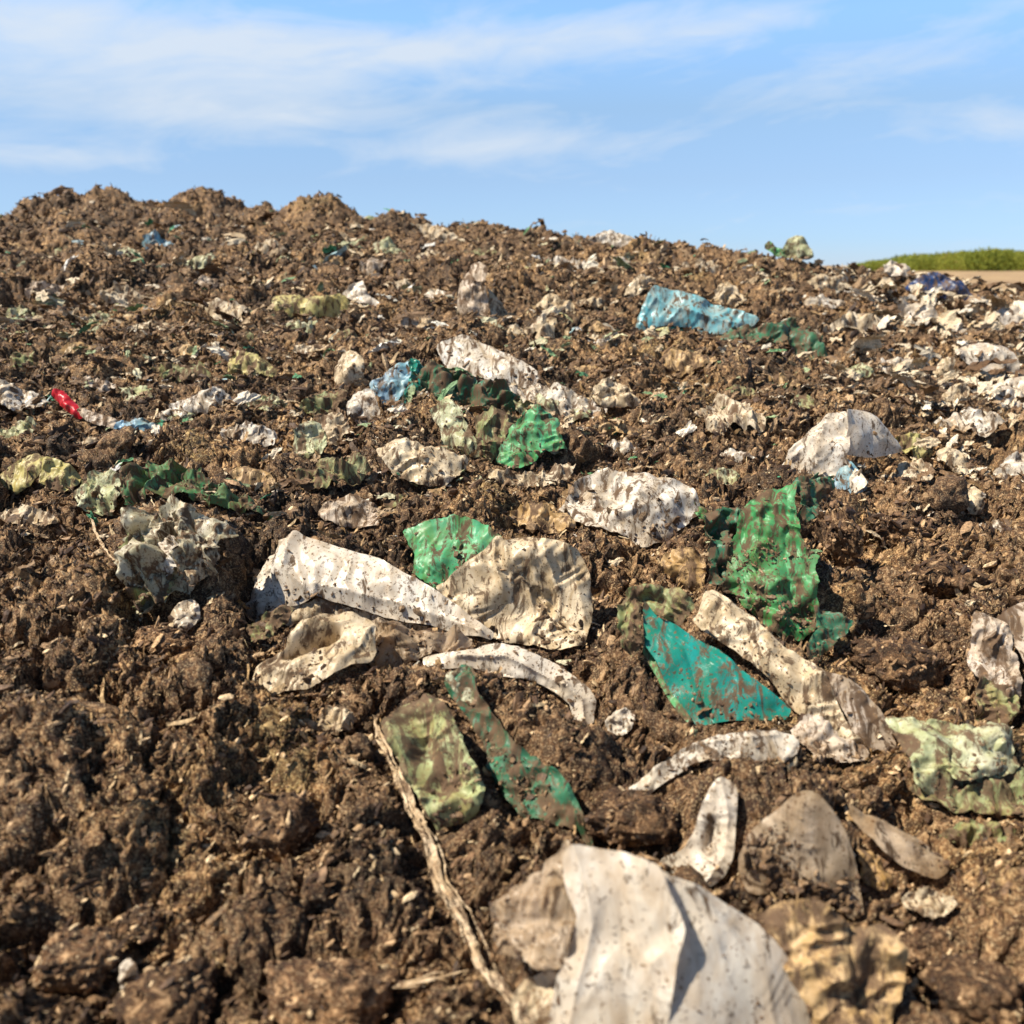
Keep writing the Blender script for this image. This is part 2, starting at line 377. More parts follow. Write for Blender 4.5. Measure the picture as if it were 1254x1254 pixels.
def sheet(outline, tilt=45, yaw=0, base=None, P0=None, off=0.0, bulge=.10, crumple=.05, cf=3.0, jag=.012, bend=0.0,
          folds=(), round_=.16, res=1.8, sink=.0, hollow=None, edge=0.0, sharp=.8):
    """A piece of film: outline (pixels of the photograph) laid on a tilted plane that stands on the ground, then
    bulged, creased and crumpled. Sizes are shares of the piece's own size."""
    _SEED[0] += 7; sd = _SEED[0]
    o = pxl(outline) if isinstance(outline, str) else outline
    if P0 is None:
        if base is None:
            i = np.argsort(-o[:, 1])[:2]; base = o[i].mean(0)
        P0 = on_ground(*base) + np.array([0, 0, .004 - sink])
    n, e1, e2 = plane_frame(tilt, yaw)
    P0 = P0 + n * off
    W = hit(o[:, 0], o[:, 1], P0, n)
    A = np.stack([(W - P0) @ e1, (W - P0) @ e2], 1)
    area = abs(np.sum(A[:, 0] * np.roll(A[:, 1], -1) - A[:, 1] * np.roll(A[:, 0], -1))) / 2
    S = math.sqrt(area); depth = float((W.mean(0) - CAM) @ FWD)
    g = max(res * depth / F, S / 125)
    B = catmull(A, g * 1.3, True, sharp)
    if jag:
        arc = np.arange(len(B)) * g * 1.3
        c = B.mean(0); nrm = B - c; nrm /= np.linalg.norm(nrm, axis=1, keepdims=True) + 1e-9
        B = B + nrm * (jag * S * (fbm(arc / (.16 * S), arc * 0 + sd, sd, 4, .65) * 2.4))[:, None]
    lo, hi = B.min(0), B.max(0)
    nx, ny = int((hi[0] - lo[0]) / g) + 2, int((hi[1] - lo[1]) / (g * .87)) + 2
    X, Y = np.meshgrid(np.arange(nx), np.arange(ny))
    Q = np.stack([lo[0] + (X + .5 * (Y % 2)) * g, lo[1] + Y * g * .87], -1).reshape(-1, 2)
    rg = np.random.default_rng(sd); Q = Q + rg.normal(size=Q.shape) * g * .16
    Q = Q[in_poly(Q, B)]; Q = Q[seg_dist(Q, B, True) > g * .6]
    nb = len(B)
    pts = [Vector(p) for p in np.concatenate([B, Q])]
    r = delaunay_2d_cdt(pts, [], [list(range(nb))], 1, 1e-7)
    V2 = np.array([v[:] for v in r[0]]); Fc = np.array([f[:] for f in r[2] if len(f) == 3])
    d = seg_dist(V2, B, True)
    a, b = V2.T
    f = cf / S
    an = rg.uniform(0, math.pi); t_ = a * math.cos(an) + b * math.sin(an); t_ = (t_ - t_.mean()) / (np.abs(t_ - t_.mean()).max() + 1e-9)
    h = bulge * S * (.30 * (1 - np.exp(-d / (round_ * S))) + .75 * (1 - t_**2) + .55 * perlin(a / (.62 * S), b / (.62 * S), sd + 8))
    cr = creases(a, b, S, cf, sd); fine = creases(a, b, S, cf * 3.4, sd + 50, 6, .4)
    sm = np.clip(.5 + 1.3 * perlin(a / (.4 * S), b / (.4 * S), sd + 9), 0, 1)
    an = rg.uniform(0, math.pi); ca, sa = math.cos(an), math.sin(an)
    qw = (a * ca + b * sa) / (.085 * S) + 1.3 * perlin(a / (.4 * S), b / (.4 * S), sd + 12) + .25 * perlin(a / (.1 * S), b / (.1 * S), sd + 13)
    wr = np.abs((qw % 2) - 1)**1.5 * np.clip(.2 + 1.7 * perlin((a * ca + b * sa) / (.3 * S), (-a * sa + b * ca) / (.6 * S), sd + 14), 0, 1)
    an = rg.uniform(0, math.pi); ca, sa = math.cos(an), math.sin(an)
    qf = (a * ca + b * sa) / (.042 * S) + 1.6 * perlin(a / (.25 * S), b / (.25 * S), sd + 16)
    wr = wr + .34 * np.abs((qf % 2) - 1) * np.clip(.1 + 1.8 * perlin((a * ca + b * sa) / (.22 * S), (-a * sa + b * ca) / (.35 * S), sd + 17), 0, 1)
    h = h + crumple * S * (.85 * cr + .17 * fine * (.2 + sm) + 1.0 * wr)
    h = h + crumple * S * 1.1 * np.exp(-d / (.05 * S)) * perlin(a / (.17 * S), b / (.17 * S), sd + 10)
    if edge: h = h - edge * S * np.exp(-d / (.05 * S))
    for fl in folds:
        q = pxl(fl[0]); Wq = hit(q[:, 0], q[:, 1], P0, n)
        Aq = np.stack([(Wq - P0) @ e1, (Wq - P0) @ e2], 1)
        h = h + fl[1] * S * np.exp(-seg_dist(V2, Aq) / (fl[2] * S))
    if hollow is not None:
        q = pxl(hollow[0]); Wq = hit(q[:, 0], q[:, 1], P0, n)
        Aq = np.stack([(Wq - P0) @ e1, (Wq - P0) @ e2], 1)
        h = h - hollow[1] * S * np.exp(-(seg_dist(V2, Aq) / (hollow[2] * S))**2)
    if bend:
        tb = (b - b.min()) / max(np.ptp(b), 1e-6); h = h - bend * S * tb**2
    lat = crumple * S * .5
    a2 = a + lat * perlin(a * f * 1.4, b * f * 1.4, sd + 5); b2 = b + lat * perlin(a * f * 1.4, b * f * 1.4, sd + 6)
    P = P0 + a2[:, None] * e1 + b2[:, None] * e2 + h[:, None] * n
    # wind the faces so that normals look along n
    p = P[Fc]; nn = np.cross(p[:, 1] - p[:, 0], p[:, 2] - p[:, 0]) @ n
    if nn.sum() < 0: Fc = Fc[:, ::-1]
    SHEETS.append((P, tilt, S))
    return dict(P=P, F=Fc, P0=P0, n=n, S=S, depth=depth)

CRUMB_T = [rough_ico(1, s, .55, 1.1, (1, random.uniform(.6, 1), random.uniform(.45, .9))) for s in range(14)]
THINGS = []

def put_sheet(name, sh, mat, loc, parent=None, thick=.0009, **tags):
    me = mesh_from(name, sh['P'] - loc, sh['F'], M[mat], True)
    o = link(name, me, (0, 0, 0) if parent else loc, parent, **tags)
    s = o.modifiers.new('thickness', 'SOLIDIFY'); s.thickness = thick; s.offset = -1
    e = o.modifiers.new('hard_rim', 'EDGE_SPLIT'); e.split_angle = R(48)
    return o

def specks(sh, root, loc, count, rng, rel=1.0):
    """soil crumbs stuck to a piece of film: one part of it"""
    if count < 4: return
    P, Fc = sh['P'], sh['F']
    i = rng.integers(0, len(Fc), count * 4)
    w = rng.dirichlet((1, 1, 1), len(i)); C = np.einsum('nk,nkj->nj', w, P[Fc[i]])
    q = perlin((C[:, 0] + C[:, 1] * .3) * 16, (C[:, 2] + C[:, 1] * .4) * 16, int(rng.integers(0, 900)))
    low = (C[:, 2] - P[:, 2].min()) / max(np.ptp(P[:, 2]), 1e-6)
    ix = np.argsort(-(q * 1.1 - .9 * low + rng.normal(size=len(q)) * .26))[:count]
    C = C[ix]; s = sh['depth'] / F * rng.gamma(1.3, 1.0, len(C)).clip(.5, 8) * rel * (1.35 - .75 * low[ix])
    S = np.stack([s * rng.uniform(.8, 1.7, len(s)), s, s * rng.uniform(.35, .8, len(s))], 1)
    me = scatter_mesh('soil_specks', C - loc, S, CRUMB_T, SPECK, rng, False, None, rng.beta(1.6, 2.2, len(C)))
    o = link('soil_specks', me, (0, 0, 0), root); o['kind'] = 'stuff'

def piece(name, label, cat, mat, outline, speck=1.0, rel=1.0, group=None, parts=(), short=None, **kw):
    """a thing of one sheet, or of several (parts: (name, material, outline, kwargs))"""
    thick = kw.pop('thick', .0009)
    sh = sheet(outline, **kw)
    loc = sh['P0'].copy()
    rng = np.random.default_rng(_SEED[0])
    n0 = int(speck * len(sh['P']) / 42)
    if not parts:
        o = put_sheet(name, sh, mat, loc, None, thick, label=label, cat=cat, group=group)
        specks(sh, o, loc, n0, rng, rel)
    else:
        o = link(name, None, loc, None, label, cat, group)
        put_sheet(kw.get('pname', 'front_panel') if False else PN.get(name, 'front_panel'), sh, mat, loc, o, thick)
        specks(sh, o, loc, n0, rng, rel)
        for (pn, pm, po, pk) in parts:
            pk = dict(pk); at = pk.pop('at', None); sp = pk.pop('speck', speck)
            po = pxl(po)
            if at is None and 'base' not in pk: at = tuple(po[np.argsort(-po[:, 1])[:2]].mean(0))
            if at is not None:
                pk['P0'] = hit(np.array(at[0]), np.array(at[1]), sh['P0'], sh['n']).reshape(3)
            s2 = sheet(po, **pk)
            put_sheet(pn, s2, pm, loc, o, thick)
            specks(s2, o, loc, int(sp * len(s2['P']) / 55), rng)
    THINGS.append((short or label, sh['P'].mean(0), sh['S']))
    return o
PN = {}
GRP = {'plastic_bag': 'plastic bags lying on the mound', 'plastic_sheet': 'sheets of plastic lying on the mound', 'plastic_scrap': 'scraps of plastic strewn over the mound', 'plastic_strip': 'strips of plastic film on the mound'}
CAT = {'plastic_bag': 'plastic bag', 'plastic_sheet': 'plastic sheet', 'plastic_scrap': 'plastic scrap', 'plastic_strip': 'plastic strip'}
def pc(kind, mat, label, outline, **kw):
    return piece(kind, label, CAT[kind], mat, outline, group=GRP[kind], **kw)

# --- the nearest ones
pc('plastic_bag', 'milky', 'large milky plastic bag with a sharp fold at the bottom edge of the picture',
   '690 1046 703 1034 735 1040 770 1046 806 1062 822 1098 839 1137 832 1170 826 1215 818 1262 812 1330 668 1330 672 1262 677 1232 686 1190 700 1150 708 1122 698 1100 690 1072',
   tilt=62, yaw=-22, base=(745, 1320), bulge=.06, crumple=.013, cf=1.5, jag=.004, round_=.3, bend=.06, thick=.0008, speck=.35, sharp=.6,
   folds=[('703 1034 722 1090 728 1130 712 1200 690 1300', .05, .06), ('760 1110 775 1330', -.03, .10), ('815 1064 838 1137 815 1330', .03, .05)],
   parts=[('back_panel', 'milky', '806 1062 825 1072 855 1085 890 1108 922 1130 950 1162 978 1200 998 1240 1012 1290 1018 1335 800 1335 810 1262 818 1215 826 1170 836 1137 824 1098',
           dict(at=(815, 1200), tilt=56, yaw=26, bulge=.06, crumple=.011, cf=1.6, jag=.004, round_=.3, bend=.05, off=-.002, speck=.4, sharp=.6, folds=[('850 1085 930 1200 960 1330', .03, .12)])),
          ('torn_flap', 'brownsheer', '703 1036 672 1052 640 1076 612 1104 599 1124 606 1148 618 1170 640 1178 668 1190 690 1180 703 1150 708 1122 698 1098 692 1070',
           dict(at=(703, 1110), tilt=44, yaw=-30, bulge=.06, crumple=.07, cf=2.6, jag=.02, off=-.006, speck=1.6)),
          ('lower_flap', 'cream_dirty', '640 1205 668 1190 690 1192 684 1232 676 1270 640 1268 628 1232', dict(base=(655, 1275), tilt=40, yaw=-20, bulge=.08, crumple=.06, jag=.02))])
pc('plastic_bag', 'tan', 'crumpled tan bag caked with mud beside the large milky bag',
   '924 1124 948 1106 982 1100 1008 1106 1032 1126 1052 1128 1078 1132 1104 1166 1100 1200 1092 1240 1078 1280 1000 1290 984 1234 962 1186 938 1152',
   tilt=58, yaw=-8, base=(1030, 1285), bulge=.22, crumple=.075, cf=1.9, round_=.25, speck=2.2, folds=[('1032 1126 1040 1180 1060 1250', -.10, .06), ('1008 1106 985 1160', .06, .06), ('1078 1150 1090 1240', .05, .05)])
pc('plastic_sheet', 'brownsheer', 'see-through brown pointed sheet standing upright behind the tan bag',
   '904 1048 913 1026 928 1008 945 993 962 976 979 967 998 969 1010 980 1020 993 1032 1012 1040 1032 1048 1060 1052 1085 1055 1117 1040 1121 1024 1106 1000 1098 970 1092 945 1092 918 1092 906 1070',
   tilt=72, yaw=-6, bulge=.13, crumple=.02, cf=1.8, jag=.006, round_=.35, speck=5.0, rel=1.7, sharp=.9)
pc('plastic_strip', 'white', 'forked white film with a hooked foot and a pointed upright tip',
   '883 951 893 955 902 966 903 985 902 1005 901 1030 897 1052 886 1073 868 1085 842 1079 822 1068 806 1062 812 1052 824 1045 838 1040 848 1024 853 1010 857 995 862 980 872 962',
   tilt=62, yaw=-18, bulge=.14, crumple=.03, cf=2.0, jag=.006, round_=.25, speck=.9, hollow=('868 1040 874 1008', .16, .09), folds=[('884 955 893 1000 886 1050 866 1078', .06, .07)])
pc('plastic_strip', 'brownsheer', 'narrow clear film blade pointing down right below the wrinkled pale green sheet',
   '1036 986 1058 998 1076 1004 1094 1014 1113 1024 1131 1034 1148 1046 1161 1059 1157 1070 1144 1077 1122 1071 1098 1058 1078 1042 1060 1022 1044 1004',
   tilt=46, yaw=10, bulge=.12, crumple=.025, cf=2, jag=.006, speck=1.2)
pc('plastic_strip', 'white_dirty', 'long curved off-white strip arching below the teal sheet',
   '770 968 782 956 801 943 820 930 838 918 855 909 876 903 900 899 924 897 948 898 968 902 978 912 974 924 957 937 938 935 919 933 898 933 878 934 862 935 848 938 832 948 815 960 793 974 780 976',
   tilt=46, yaw=-6, bulge=.12, crumple=.045, cf=2.4, jag=.022, round_=.12, speck=2.0, folds=[('838 916 900 908 950 904', .06, .05), ('870 932 905 922', -.04, .04)])
pc('plastic_sheet', 'palegreen', 'wrinkled pale green sheet lying flat at the right edge below the torn bag',
   '1084 878 1102 876 1122 880 1150 884 1187 894 1208 891 1226 895 1240 910 1242 930 1240 945 1222 956 1199 965 1176 972 1150 979 1117 973 1110 945 1104 926 1096 910',
   tilt=40, yaw=-6, bulge=.14, crumple=.075, cf=2.4, jag=.02, speck=1.6,
   parts=[('upper_fold', 'palegreen', '1150 930 1165 905 1190 893 1215 893 1234 906 1240 925 1230 945 1200 955 1165 957', dict(at=(1190, 930), tilt=46, off=.012, bulge=.16, crumple=.06, jag=.015)),
          ('lower_layer', 'grimegreen', '1112 965 1150 972 1200 962 1242 946 1280 950 1285 992 1240 1000 1190 996 1140 990', dict(base=(1200, 1000), tilt=36, bulge=.08, crumple=.07, jag=.03))])
pc('plastic_bag', 'beige', 'torn beige bag with a mossy crumpled side cut by the right edge',
   '1190 753 1205 754 1222 758 1232 770 1240 792 1246 824 1250 845 1246 868 1234 884 1214 880 1197 872 1195 850 1197 833 1190 824 1184 812 1188 785',
   tilt=60, yaw=-20, bulge=.15, crumple=.08, cf=2.6, jag=.02, speck=2.0,
   parts=[('smooth_panel', 'beige', '1222 757 1236 744 1262 736 1300 734 1320 790 1310 850 1275 842 1248 828 1240 795 1232 772', dict(at=(1240, 800), tilt=56, yaw=14, bulge=.12, crumple=.02, cf=1.8, jag=.006, speck=.6)),
          ('mossy_hem', 'grimegreen', '1197 832 1222 838 1244 850 1247 866 1236 886 1212 892 1193 880', dict(base=(1218, 892), tilt=52, bulge=.12, crumple=.08, jag=.03, off=.006))])

# --- the pair of green sheets in the middle
pc('plastic_sheet', 'teal', 'smooth teal green sheet with a straight lower edge',
   '788 738 796 746 806 756 831 768 854 783 886 801 908 821 928 835 952 854 969 868 962 880 936 882 909 883 880 886 854 891 845 878 836 865 826 853 817 842 810 826 803 810 796 798 790 787 787 762',
   tilt=54, yaw=-6, base=(880, 892), bulge=.05, crumple=.022, cf=1.7, jag=.006, speck=.9, round_=.2, sharp=.7, folds=[('790 745 840 800 870 880', -.04, .05), ('800 760 930 860', .025, .05)],
   parts=[('crumpled_hem', 'grimegreen', '759 742 763 730 772 722 786 716 800 717 816 720 832 724 850 740 843 756 836 766 818 762 804 755 794 746 788 738 786 760 790 786 780 796 770 800 762 790 758 770', dict(at=(790, 770), tilt=58, yaw=-16, bulge=.12, crumple=.10, cf=2.6, jag=.035, speck=2.0)),
          ('shaded_edge', 'green', '790 786 804 812 818 842 838 868 848 884 836 880 816 852 800 822 788 800', dict(at=(815, 840), tilt=40, yaw=-30, crumple=.03, bulge=.05, off=-.004))])  # last part: narrow green strip along the left edge
pc('plastic_sheet', 'green', 'big upright bright green sheet with ragged edges, tallest green piece',
   '894 680 897 660 903 645 907 628 918 612 932 602 948 598 962 592 974 588 976 602 974 615 978 640 984 660 991 672 1000 684 998 700 1002 712 1000 730 1003 740 999 756 1000 768 986 778 966 786 950 776 936 770 924 752 912 744 899 730 886 722 892 700',
   tilt=66, yaw=-14, base=(966, 788), bulge=.10, crumple=.048, cf=3.6, jag=.022, speck=2.6, bend=.10, res=1.5, folds=[('934 610 925 680 930 740', .05, .05), ('965 600 960 690 975 770', -.035, .05)],
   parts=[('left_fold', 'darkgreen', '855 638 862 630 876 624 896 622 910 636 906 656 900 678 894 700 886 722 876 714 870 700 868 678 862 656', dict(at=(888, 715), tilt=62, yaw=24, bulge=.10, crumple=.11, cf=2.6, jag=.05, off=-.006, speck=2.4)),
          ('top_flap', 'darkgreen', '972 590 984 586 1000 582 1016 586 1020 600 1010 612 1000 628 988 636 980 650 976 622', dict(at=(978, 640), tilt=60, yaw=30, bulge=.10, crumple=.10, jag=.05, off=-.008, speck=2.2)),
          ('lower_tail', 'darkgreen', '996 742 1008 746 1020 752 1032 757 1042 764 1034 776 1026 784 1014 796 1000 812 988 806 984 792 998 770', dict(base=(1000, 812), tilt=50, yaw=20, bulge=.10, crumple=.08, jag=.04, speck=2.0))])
pc('plastic_scrap', 'tan', 'crinkled yellow tan scrap between the two big green sheets',
   '808 697 812 682 824 673 842 672 858 678 862 690 864 706 862 720 850 728 836 730 828 712', tilt=60, yaw=-14, bulge=.12, crumple=.10, cf=2.2, jag=.03, speck=1.6)
pc('plastic_sheet', 'cream', 'long cream crumpled band running down right beside the teal sheet',
   '862 728 870 723 882 726 909 746 922 758 938 775 950 785 964 797 980 807 996 818 1010 836 1022 856 1030 876 1040 896 1062 918 1050 922 1034 914 1019 894 1000 886 982 880 972 870 962 858 946 840 932 824 916 812 900 801 880 788 860 777 848 763 856 756',
   tilt=50, yaw=-16, base=(1000, 890), bulge=.13, crumple=.05, cf=2.4, jag=.010, round_=.12, speck=1.7, folds=[('880 735 930 795 985 860 1040 910', .05, .05), ('900 760 960 830', -.05, .03)],
   parts=[('smooth_panel', 'beige', '992 814 1010 822 1029 829 1044 838 1056 848 1066 860 1075 872 1086 892 1095 911 1092 920 1083 925 1074 918 1064 921 1052 912 1044 900 1034 880 1022 856 1008 836', dict(at=(1062, 920), tilt=52, yaw=16, bulge=.12, crumple=.015, cf=2, jag=.006, speck=.8, off=-.004)),
          ('frayed_end', 'beige', '985 878 1010 885 1036 905 1062 918 1058 930 1040 936 1012 930 1000 936 985 915 966 900', dict(base=(1020, 936), tilt=44, bulge=.10, crumple=.06, jag=.05, speck=3.2))])

# --- the white group left of the middle
pc('plastic_bag', 'white', 'long white speckled bag folded over at its left end',
   '362 655 376 660 396 666 414 671 434 677 456 684 478 695 506 709 522 718 536 728 555 741 574 754 590 764 606 775 602 783 588 781 572 780 550 774 528 768 502 764 476 758 452 750 428 743 406 738 390 733 376 738 360 742 346 742 338 724 336 704 342 684',
   tilt=50, yaw=-8, base=(480, 762), bulge=.12, crumple=.022, cf=1.9, jag=.006, round_=.2, speck=.9, res=2.0, folds=[('362 658 352 700 388 733', .07, .06), ('388 720 480 740 590 775', .045, .05)],
   parts=[('left_flap', 'white', '362 655 342 684 336 704 338 724 346 742 330 752 316 762 306 770 303 752 306 736 312 720 320 702 332 684 346 668', dict(at=(345, 715), tilt=52, yaw=-42, bulge=.07, crumple=.045, cf=2.2, jag=.012, speck=1.4)),
          ('mossy_lining', 'grimegreen', '306 768 330 752 346 742 362 746 352 760 336 776 318 790 306 786', dict(base=(325, 790), tilt=44, yaw=-20, bulge=.06, crumple=.09, jag=.05, speck=2)),
          ('underside', 'cream_dirty', '346 742 376 738 390 733 428 743 476 758 528 768 556 776 540 786 500 782 462 772 420 762 384 764 352 768', dict(at=(440, 748), tilt=68, yaw=0, off=-.016, bulge=.02, crumple=.05, jag=.03, speck=2))])
pc('plastic_bag', 'cream', 'flattened cracked tan bag curled into a hollow ring under the long white bag',
   '309 832 313 818 322 810 336 802 350 796 362 782 374 769 390 760 410 755 432 756 454 761 462 774 462 788 461 802 456 814 434 822 412 832 392 842 370 848 350 850 330 846 316 841',
   tilt=34, yaw=-4, bulge=.15, crumple=.05, cf=2.4, jag=.008, round_=.10, speck=1.7, res=1.9, hollow=('358 802 385 791 410 783', .34, .085), folds=[('330 826 370 832 420 815', .05, .06), ('380 772 430 768', .05, .05)])
pc('plastic_strip', 'brownsheer', 'muddy tan fold bridging the hollow ring bag and the drooping white strip',
   '456 762 480 764 506 772 530 780 560 778 578 786 560 798 530 802 508 812 484 822 460 820 446 806 462 790', tilt=40, bulge=.14, crumple=.10, cf=2.6, jag=.04, speck=3.2)
pc('plastic_bag', 'cream', 'squarish cream bag with crackled surface right of the long white bag',
   '534 721 552 708 572 694 588 679 605 663 613 661 620 668 630 663 648 662 668 663 690 668 708 676 716 692 722 709 724 728 725 746 722 768 718 790 702 794 686 797 668 796 652 793 630 788 606 781 590 768 572 752 552 738',
   tilt=62, yaw=-6, base=(680, 798), bulge=.12, crumple=.06, cf=2.0, jag=.010, round_=.18, speck=1.8, res=1.9, folds=[('613 664 650 720 655 790', .05, .05), ('640 705 700 770', -.05, .05), ('700 680 716 760', .03, .04)])
pc('plastic_sheet', 'brightgreen', 'rounded bright green sheet tucked behind the squarish cream bag',
   '494 652 504 646 518 640 540 634 558 631 576 634 595 642 608 652 616 662 604 674 588 688 572 700 552 714 535 722 518 712 505 702 510 684 502 668',
   tilt=56, yaw=-10, bulge=.12, crumple=.04, cf=2.0, jag=.03, speck=1.6, bend=.1)
pc('plastic_strip', 'white', 'drooping white strip whose right end hangs down below the squarish cream bag',
   '518 806 535 801 558 799 579 797 606 789 630 793 650 800 668 808 686 818 704 830 718 842 730 857 728 872 725 886 716 891 707 892 702 878 696 863 680 850 660 838 636 832 612 830 596 824 579 819 560 819 542 820 522 818',
   tilt=52, yaw=-4, base=(600, 836), bulge=.12, crumple=.018, cf=2.2, jag=.014, round_=.14, speck=1.2, sink=-.025, folds=[('690 838 712 860 716 888', .07, .04), ('560 806 620 808 690 842', .10, .035), ('600 822 680 846', -.05, .03)])
pc('plastic_bag', 'mosspacket', 'crushed mossy green packet with a boxy rim beside the dry stalk',
   '470 890 480 876 494 864 508 854 520 846 536 854 549 865 557 882 564 898 572 916 582 938 590 955 598 971 594 984 588 994 576 1002 562 1008 550 1014 538 1018 528 1004 519 989 506 966 494 945 482 918',
   tilt=46, yaw=-10, bulge=.13, crumple=.065, cf=2.2, jag=.02, round_=.12, speck=2.0, hollow=('515 892 540 940 548 965', .15, .16), folds=[('520 850 565 905 594 975', .08, .045), ('480 890 530 1005', .06, .05), ('519 985 548 970 588 990', .06, .05)])
pc('plastic_sheet', 'darkgreen', 'dark green folded sheet sloping down right behind the mossy packet',
   '546 830 558 821 576 817 584 830 588 848 598 866 610 883 628 904 646 923 668 938 690 952 706 974 718 998 724 1020 724 1037 714 1030 708 1018 694 1012 682 1012 664 1006 644 1002 628 992 616 976 608 956 600 930 588 904 574 878 560 862 550 848',
   tilt=44, yaw=-26, bulge=.08, crumple=.06, cf=2.6, jag=.03, speck=3.5, folds=[('576 820 610 885 690 952 722 1030', .07, .04)],
   parts=[('pale_tip', 'palegreen', '546 830 558 821 578 817 583 832 584 846 586 866 572 862 558 850', dict(at=(570, 850), tilt=50, off=.006, bulge=.1, crumple=.06, jag=.02))])

# --- the middle band
pc('plastic_bag', 'white_dirty', 'crumpled whitish bag lying left of the big upright green sheet',
   '680 638 688 622 698 604 712 590 730 584 750 581 772 583 794 588 816 591 836 597 850 610 858 627 852 636 845 642 830 654 817 665 800 670 785 674 762 665 740 658 722 652 707 646',
   tilt=46, yaw=-8, bulge=.18, crumple=.055, cf=2.4, jag=.012, round_=.2, speck=1.4, folds=[('712 592 740 630 800 668', .05, .04)],
   parts=[('green_corner', 'green', '820 596 840 606 858 620 872 632 862 640 848 628 834 614', dict(at=(850, 620), tilt=50, off=.004, crumple=.08, jag=.05))])
pc('plastic_scrap', 'tan', 'tan crinkled scrap left of the crumpled whitish bag',
   '620 636 634 622 648 616 666 620 686 627 700 636 704 647 688 652 668 651 645 646', tilt=44, bulge=.14, crumple=.10, jag=.03, speck=1.8)
pc('plastic_sheet', 'white', 'white folded carton piece with curled right side standing on brown soil at the right',
   '958 573 964 560 970 550 982 538 994 527 1004 518 1014 509 1024 505 1035 504 1040 520 1042 540 1040 552 1036 561 1050 576 1062 591 1061 598 1055 603 1044 606 1034 606 1022 596 1012 587 996 584 976 582',
   tilt=66, yaw=-28, base=(990, 586), bulge=.08, crumple=.04, cf=2, jag=.012, speck=1.6, res=1.9, thick=.0016, folds=[('1014 512 1000 560 1010 585', .05, .05)],
   parts=[('curled_panel', 'white', '1026 506 1046 503 1056 506 1065 513 1073 523 1084 538 1094 554 1080 559 1062 562 1046 560 1034 552 1030 528', dict(at=(1034, 552), tilt=68, yaw=38, bulge=.22, crumple=.012, jag=.004, speck=.5, sharp=1)),
          ('bluish_tab', 'blue', '1020 592 1036 562 1052 577 1063 592 1060 600 1046 606 1034 607', dict(at=(1036, 590), tilt=60, yaw=-10, off=.003, bulge=.05, crumple=.02, jag=.006, speck=.6))])
pc('plastic_sheet', 'white_dirty', 'broad white mud-spotted sheet sloping up at the centre above the green tangle',
   '536 428 550 418 566 412 586 418 606 426 628 438 648 450 658 458 662 468 656 476 640 478 622 478 606 474 590 466 578 462 562 456 547 450',
   tilt=52, yaw=-10, bulge=.10, crumple=.03, cf=2.0, jag=.015, speck=1.2,
   parts=[('spotted_skirt', 'white_dirty', '590 468 612 478 640 480 664 474 690 480 716 490 742 502 736 510 704 512 680 508 662 503 640 496 620 492 602 482', dict(base=(690, 513), tilt=36, bulge=.10, crumple=.07, jag=.04, speck=2.4))])
pc('plastic_scrap', 'cream', 'cream crumpled scrap with green edge right of the broad spotted sheet',
   '722 486 730 474 742 466 756 468 768 474 774 486 784 494 776 500 758 498 742 499 730 494', tilt=52, bulge=.18, crumple=.09, jag=.03)
pc('plastic_bag', 'cream', 'cream rolled bag top standing left of the blue film',
   '411 458 413 444 420 434 428 430 436 431 444 438 449 448 447 460 444 468 432 474 421 478 414 470', tilt=68, yaw=-14, bulge=.26, crumple=.05, jag=.012)
pc('plastic_bag', 'white_dirty', 'small whitish bag with a blue rim in front of the blue film',
   '426 508 429 494 435 482 446 476 456 478 463 492 467 506 462 516 452 526 440 520', tilt=66, yaw=-10, bulge=.2, crumple=.06, jag=.012)
pc('plastic_sheet', 'blue', 'pale blue film shading into teal above the small rimmed bag',
   '454 474 465 464 479 454 490 446 502 441 506 456 500 470 494 484 484 498 474 496 464 490', tilt=58, yaw=-10, bulge=.12, crumple=.06, jag=.02,
   parts=[('teal_end', 'teal', '500 441 510 444 520 450 528 458 524 470 517 482 504 490 490 496 494 482 502 466', dict(at=(505, 480), tilt=62, yaw=20, bulge=.14, crumple=.10, jag=.05))])
pc('plastic_sheet', 'darkgreen', 'dark green shredded film tangled below the broad spotted sheet',
   '506 464 522 454 540 455 560 459 580 466 604 478 632 490 628 504 604 514 580 504 560 494 540 490 522 482', tilt=46, bulge=.08, crumple=.13, jag=.07, cf=3, speck=2)
pc('plastic_bag', 'palegreen', 'pale green crumpled bag facing the camera within the central tangle',
   '528 506 536 496 548 488 560 496 568 508 574 522 580 534 588 548 592 558 580 560 564 556 548 552 536 550 542 532', tilt=62, yaw=-12, bulge=.14, crumple=.055, jag=.025)
pc('plastic_sheet', 'brightgreen', 'bright green crinkled sheet right of the pale green bag',
   '606 562 614 546 624 530 634 518 644 508 654 502 664 500 676 508 686 518 682 530 690 540 696 550 682 554 668 557 656 566 640 576 622 574', tilt=58, yaw=-10, bulge=.16, crumple=.075, cf=2.3, jag=.035, speck=1.5)
pc('plastic_bag', 'cream', 'folded beige and black streaked bag just above the centre left',
   '461 553 474 546 492 541 514 547 536 554 556 557 574 562 566 576 556 588 540 594 520 596 502 590 484 584 472 568', tilt=48, bulge=.15, crumple=.07, cf=2.4, jag=.02, speck=1.6)
pc('plastic_scrap', 'beige', 'grey beige rumpled scrap behind the long white bag',
   '388 628 404 617 424 610 442 612 460 617 468 632 464 647 444 648 420 646 402 642', tilt=44, bulge=.16, crumple=.08, jag=.02)
pc('plastic_scrap', 'palegreen', 'pale round greenish scrap left of the small rimmed bag',
   '360 552 363 534 374 522 390 518 398 530 402 546 392 558 376 562', tilt=52, bulge=.18, crumple=.08, jag=.02)
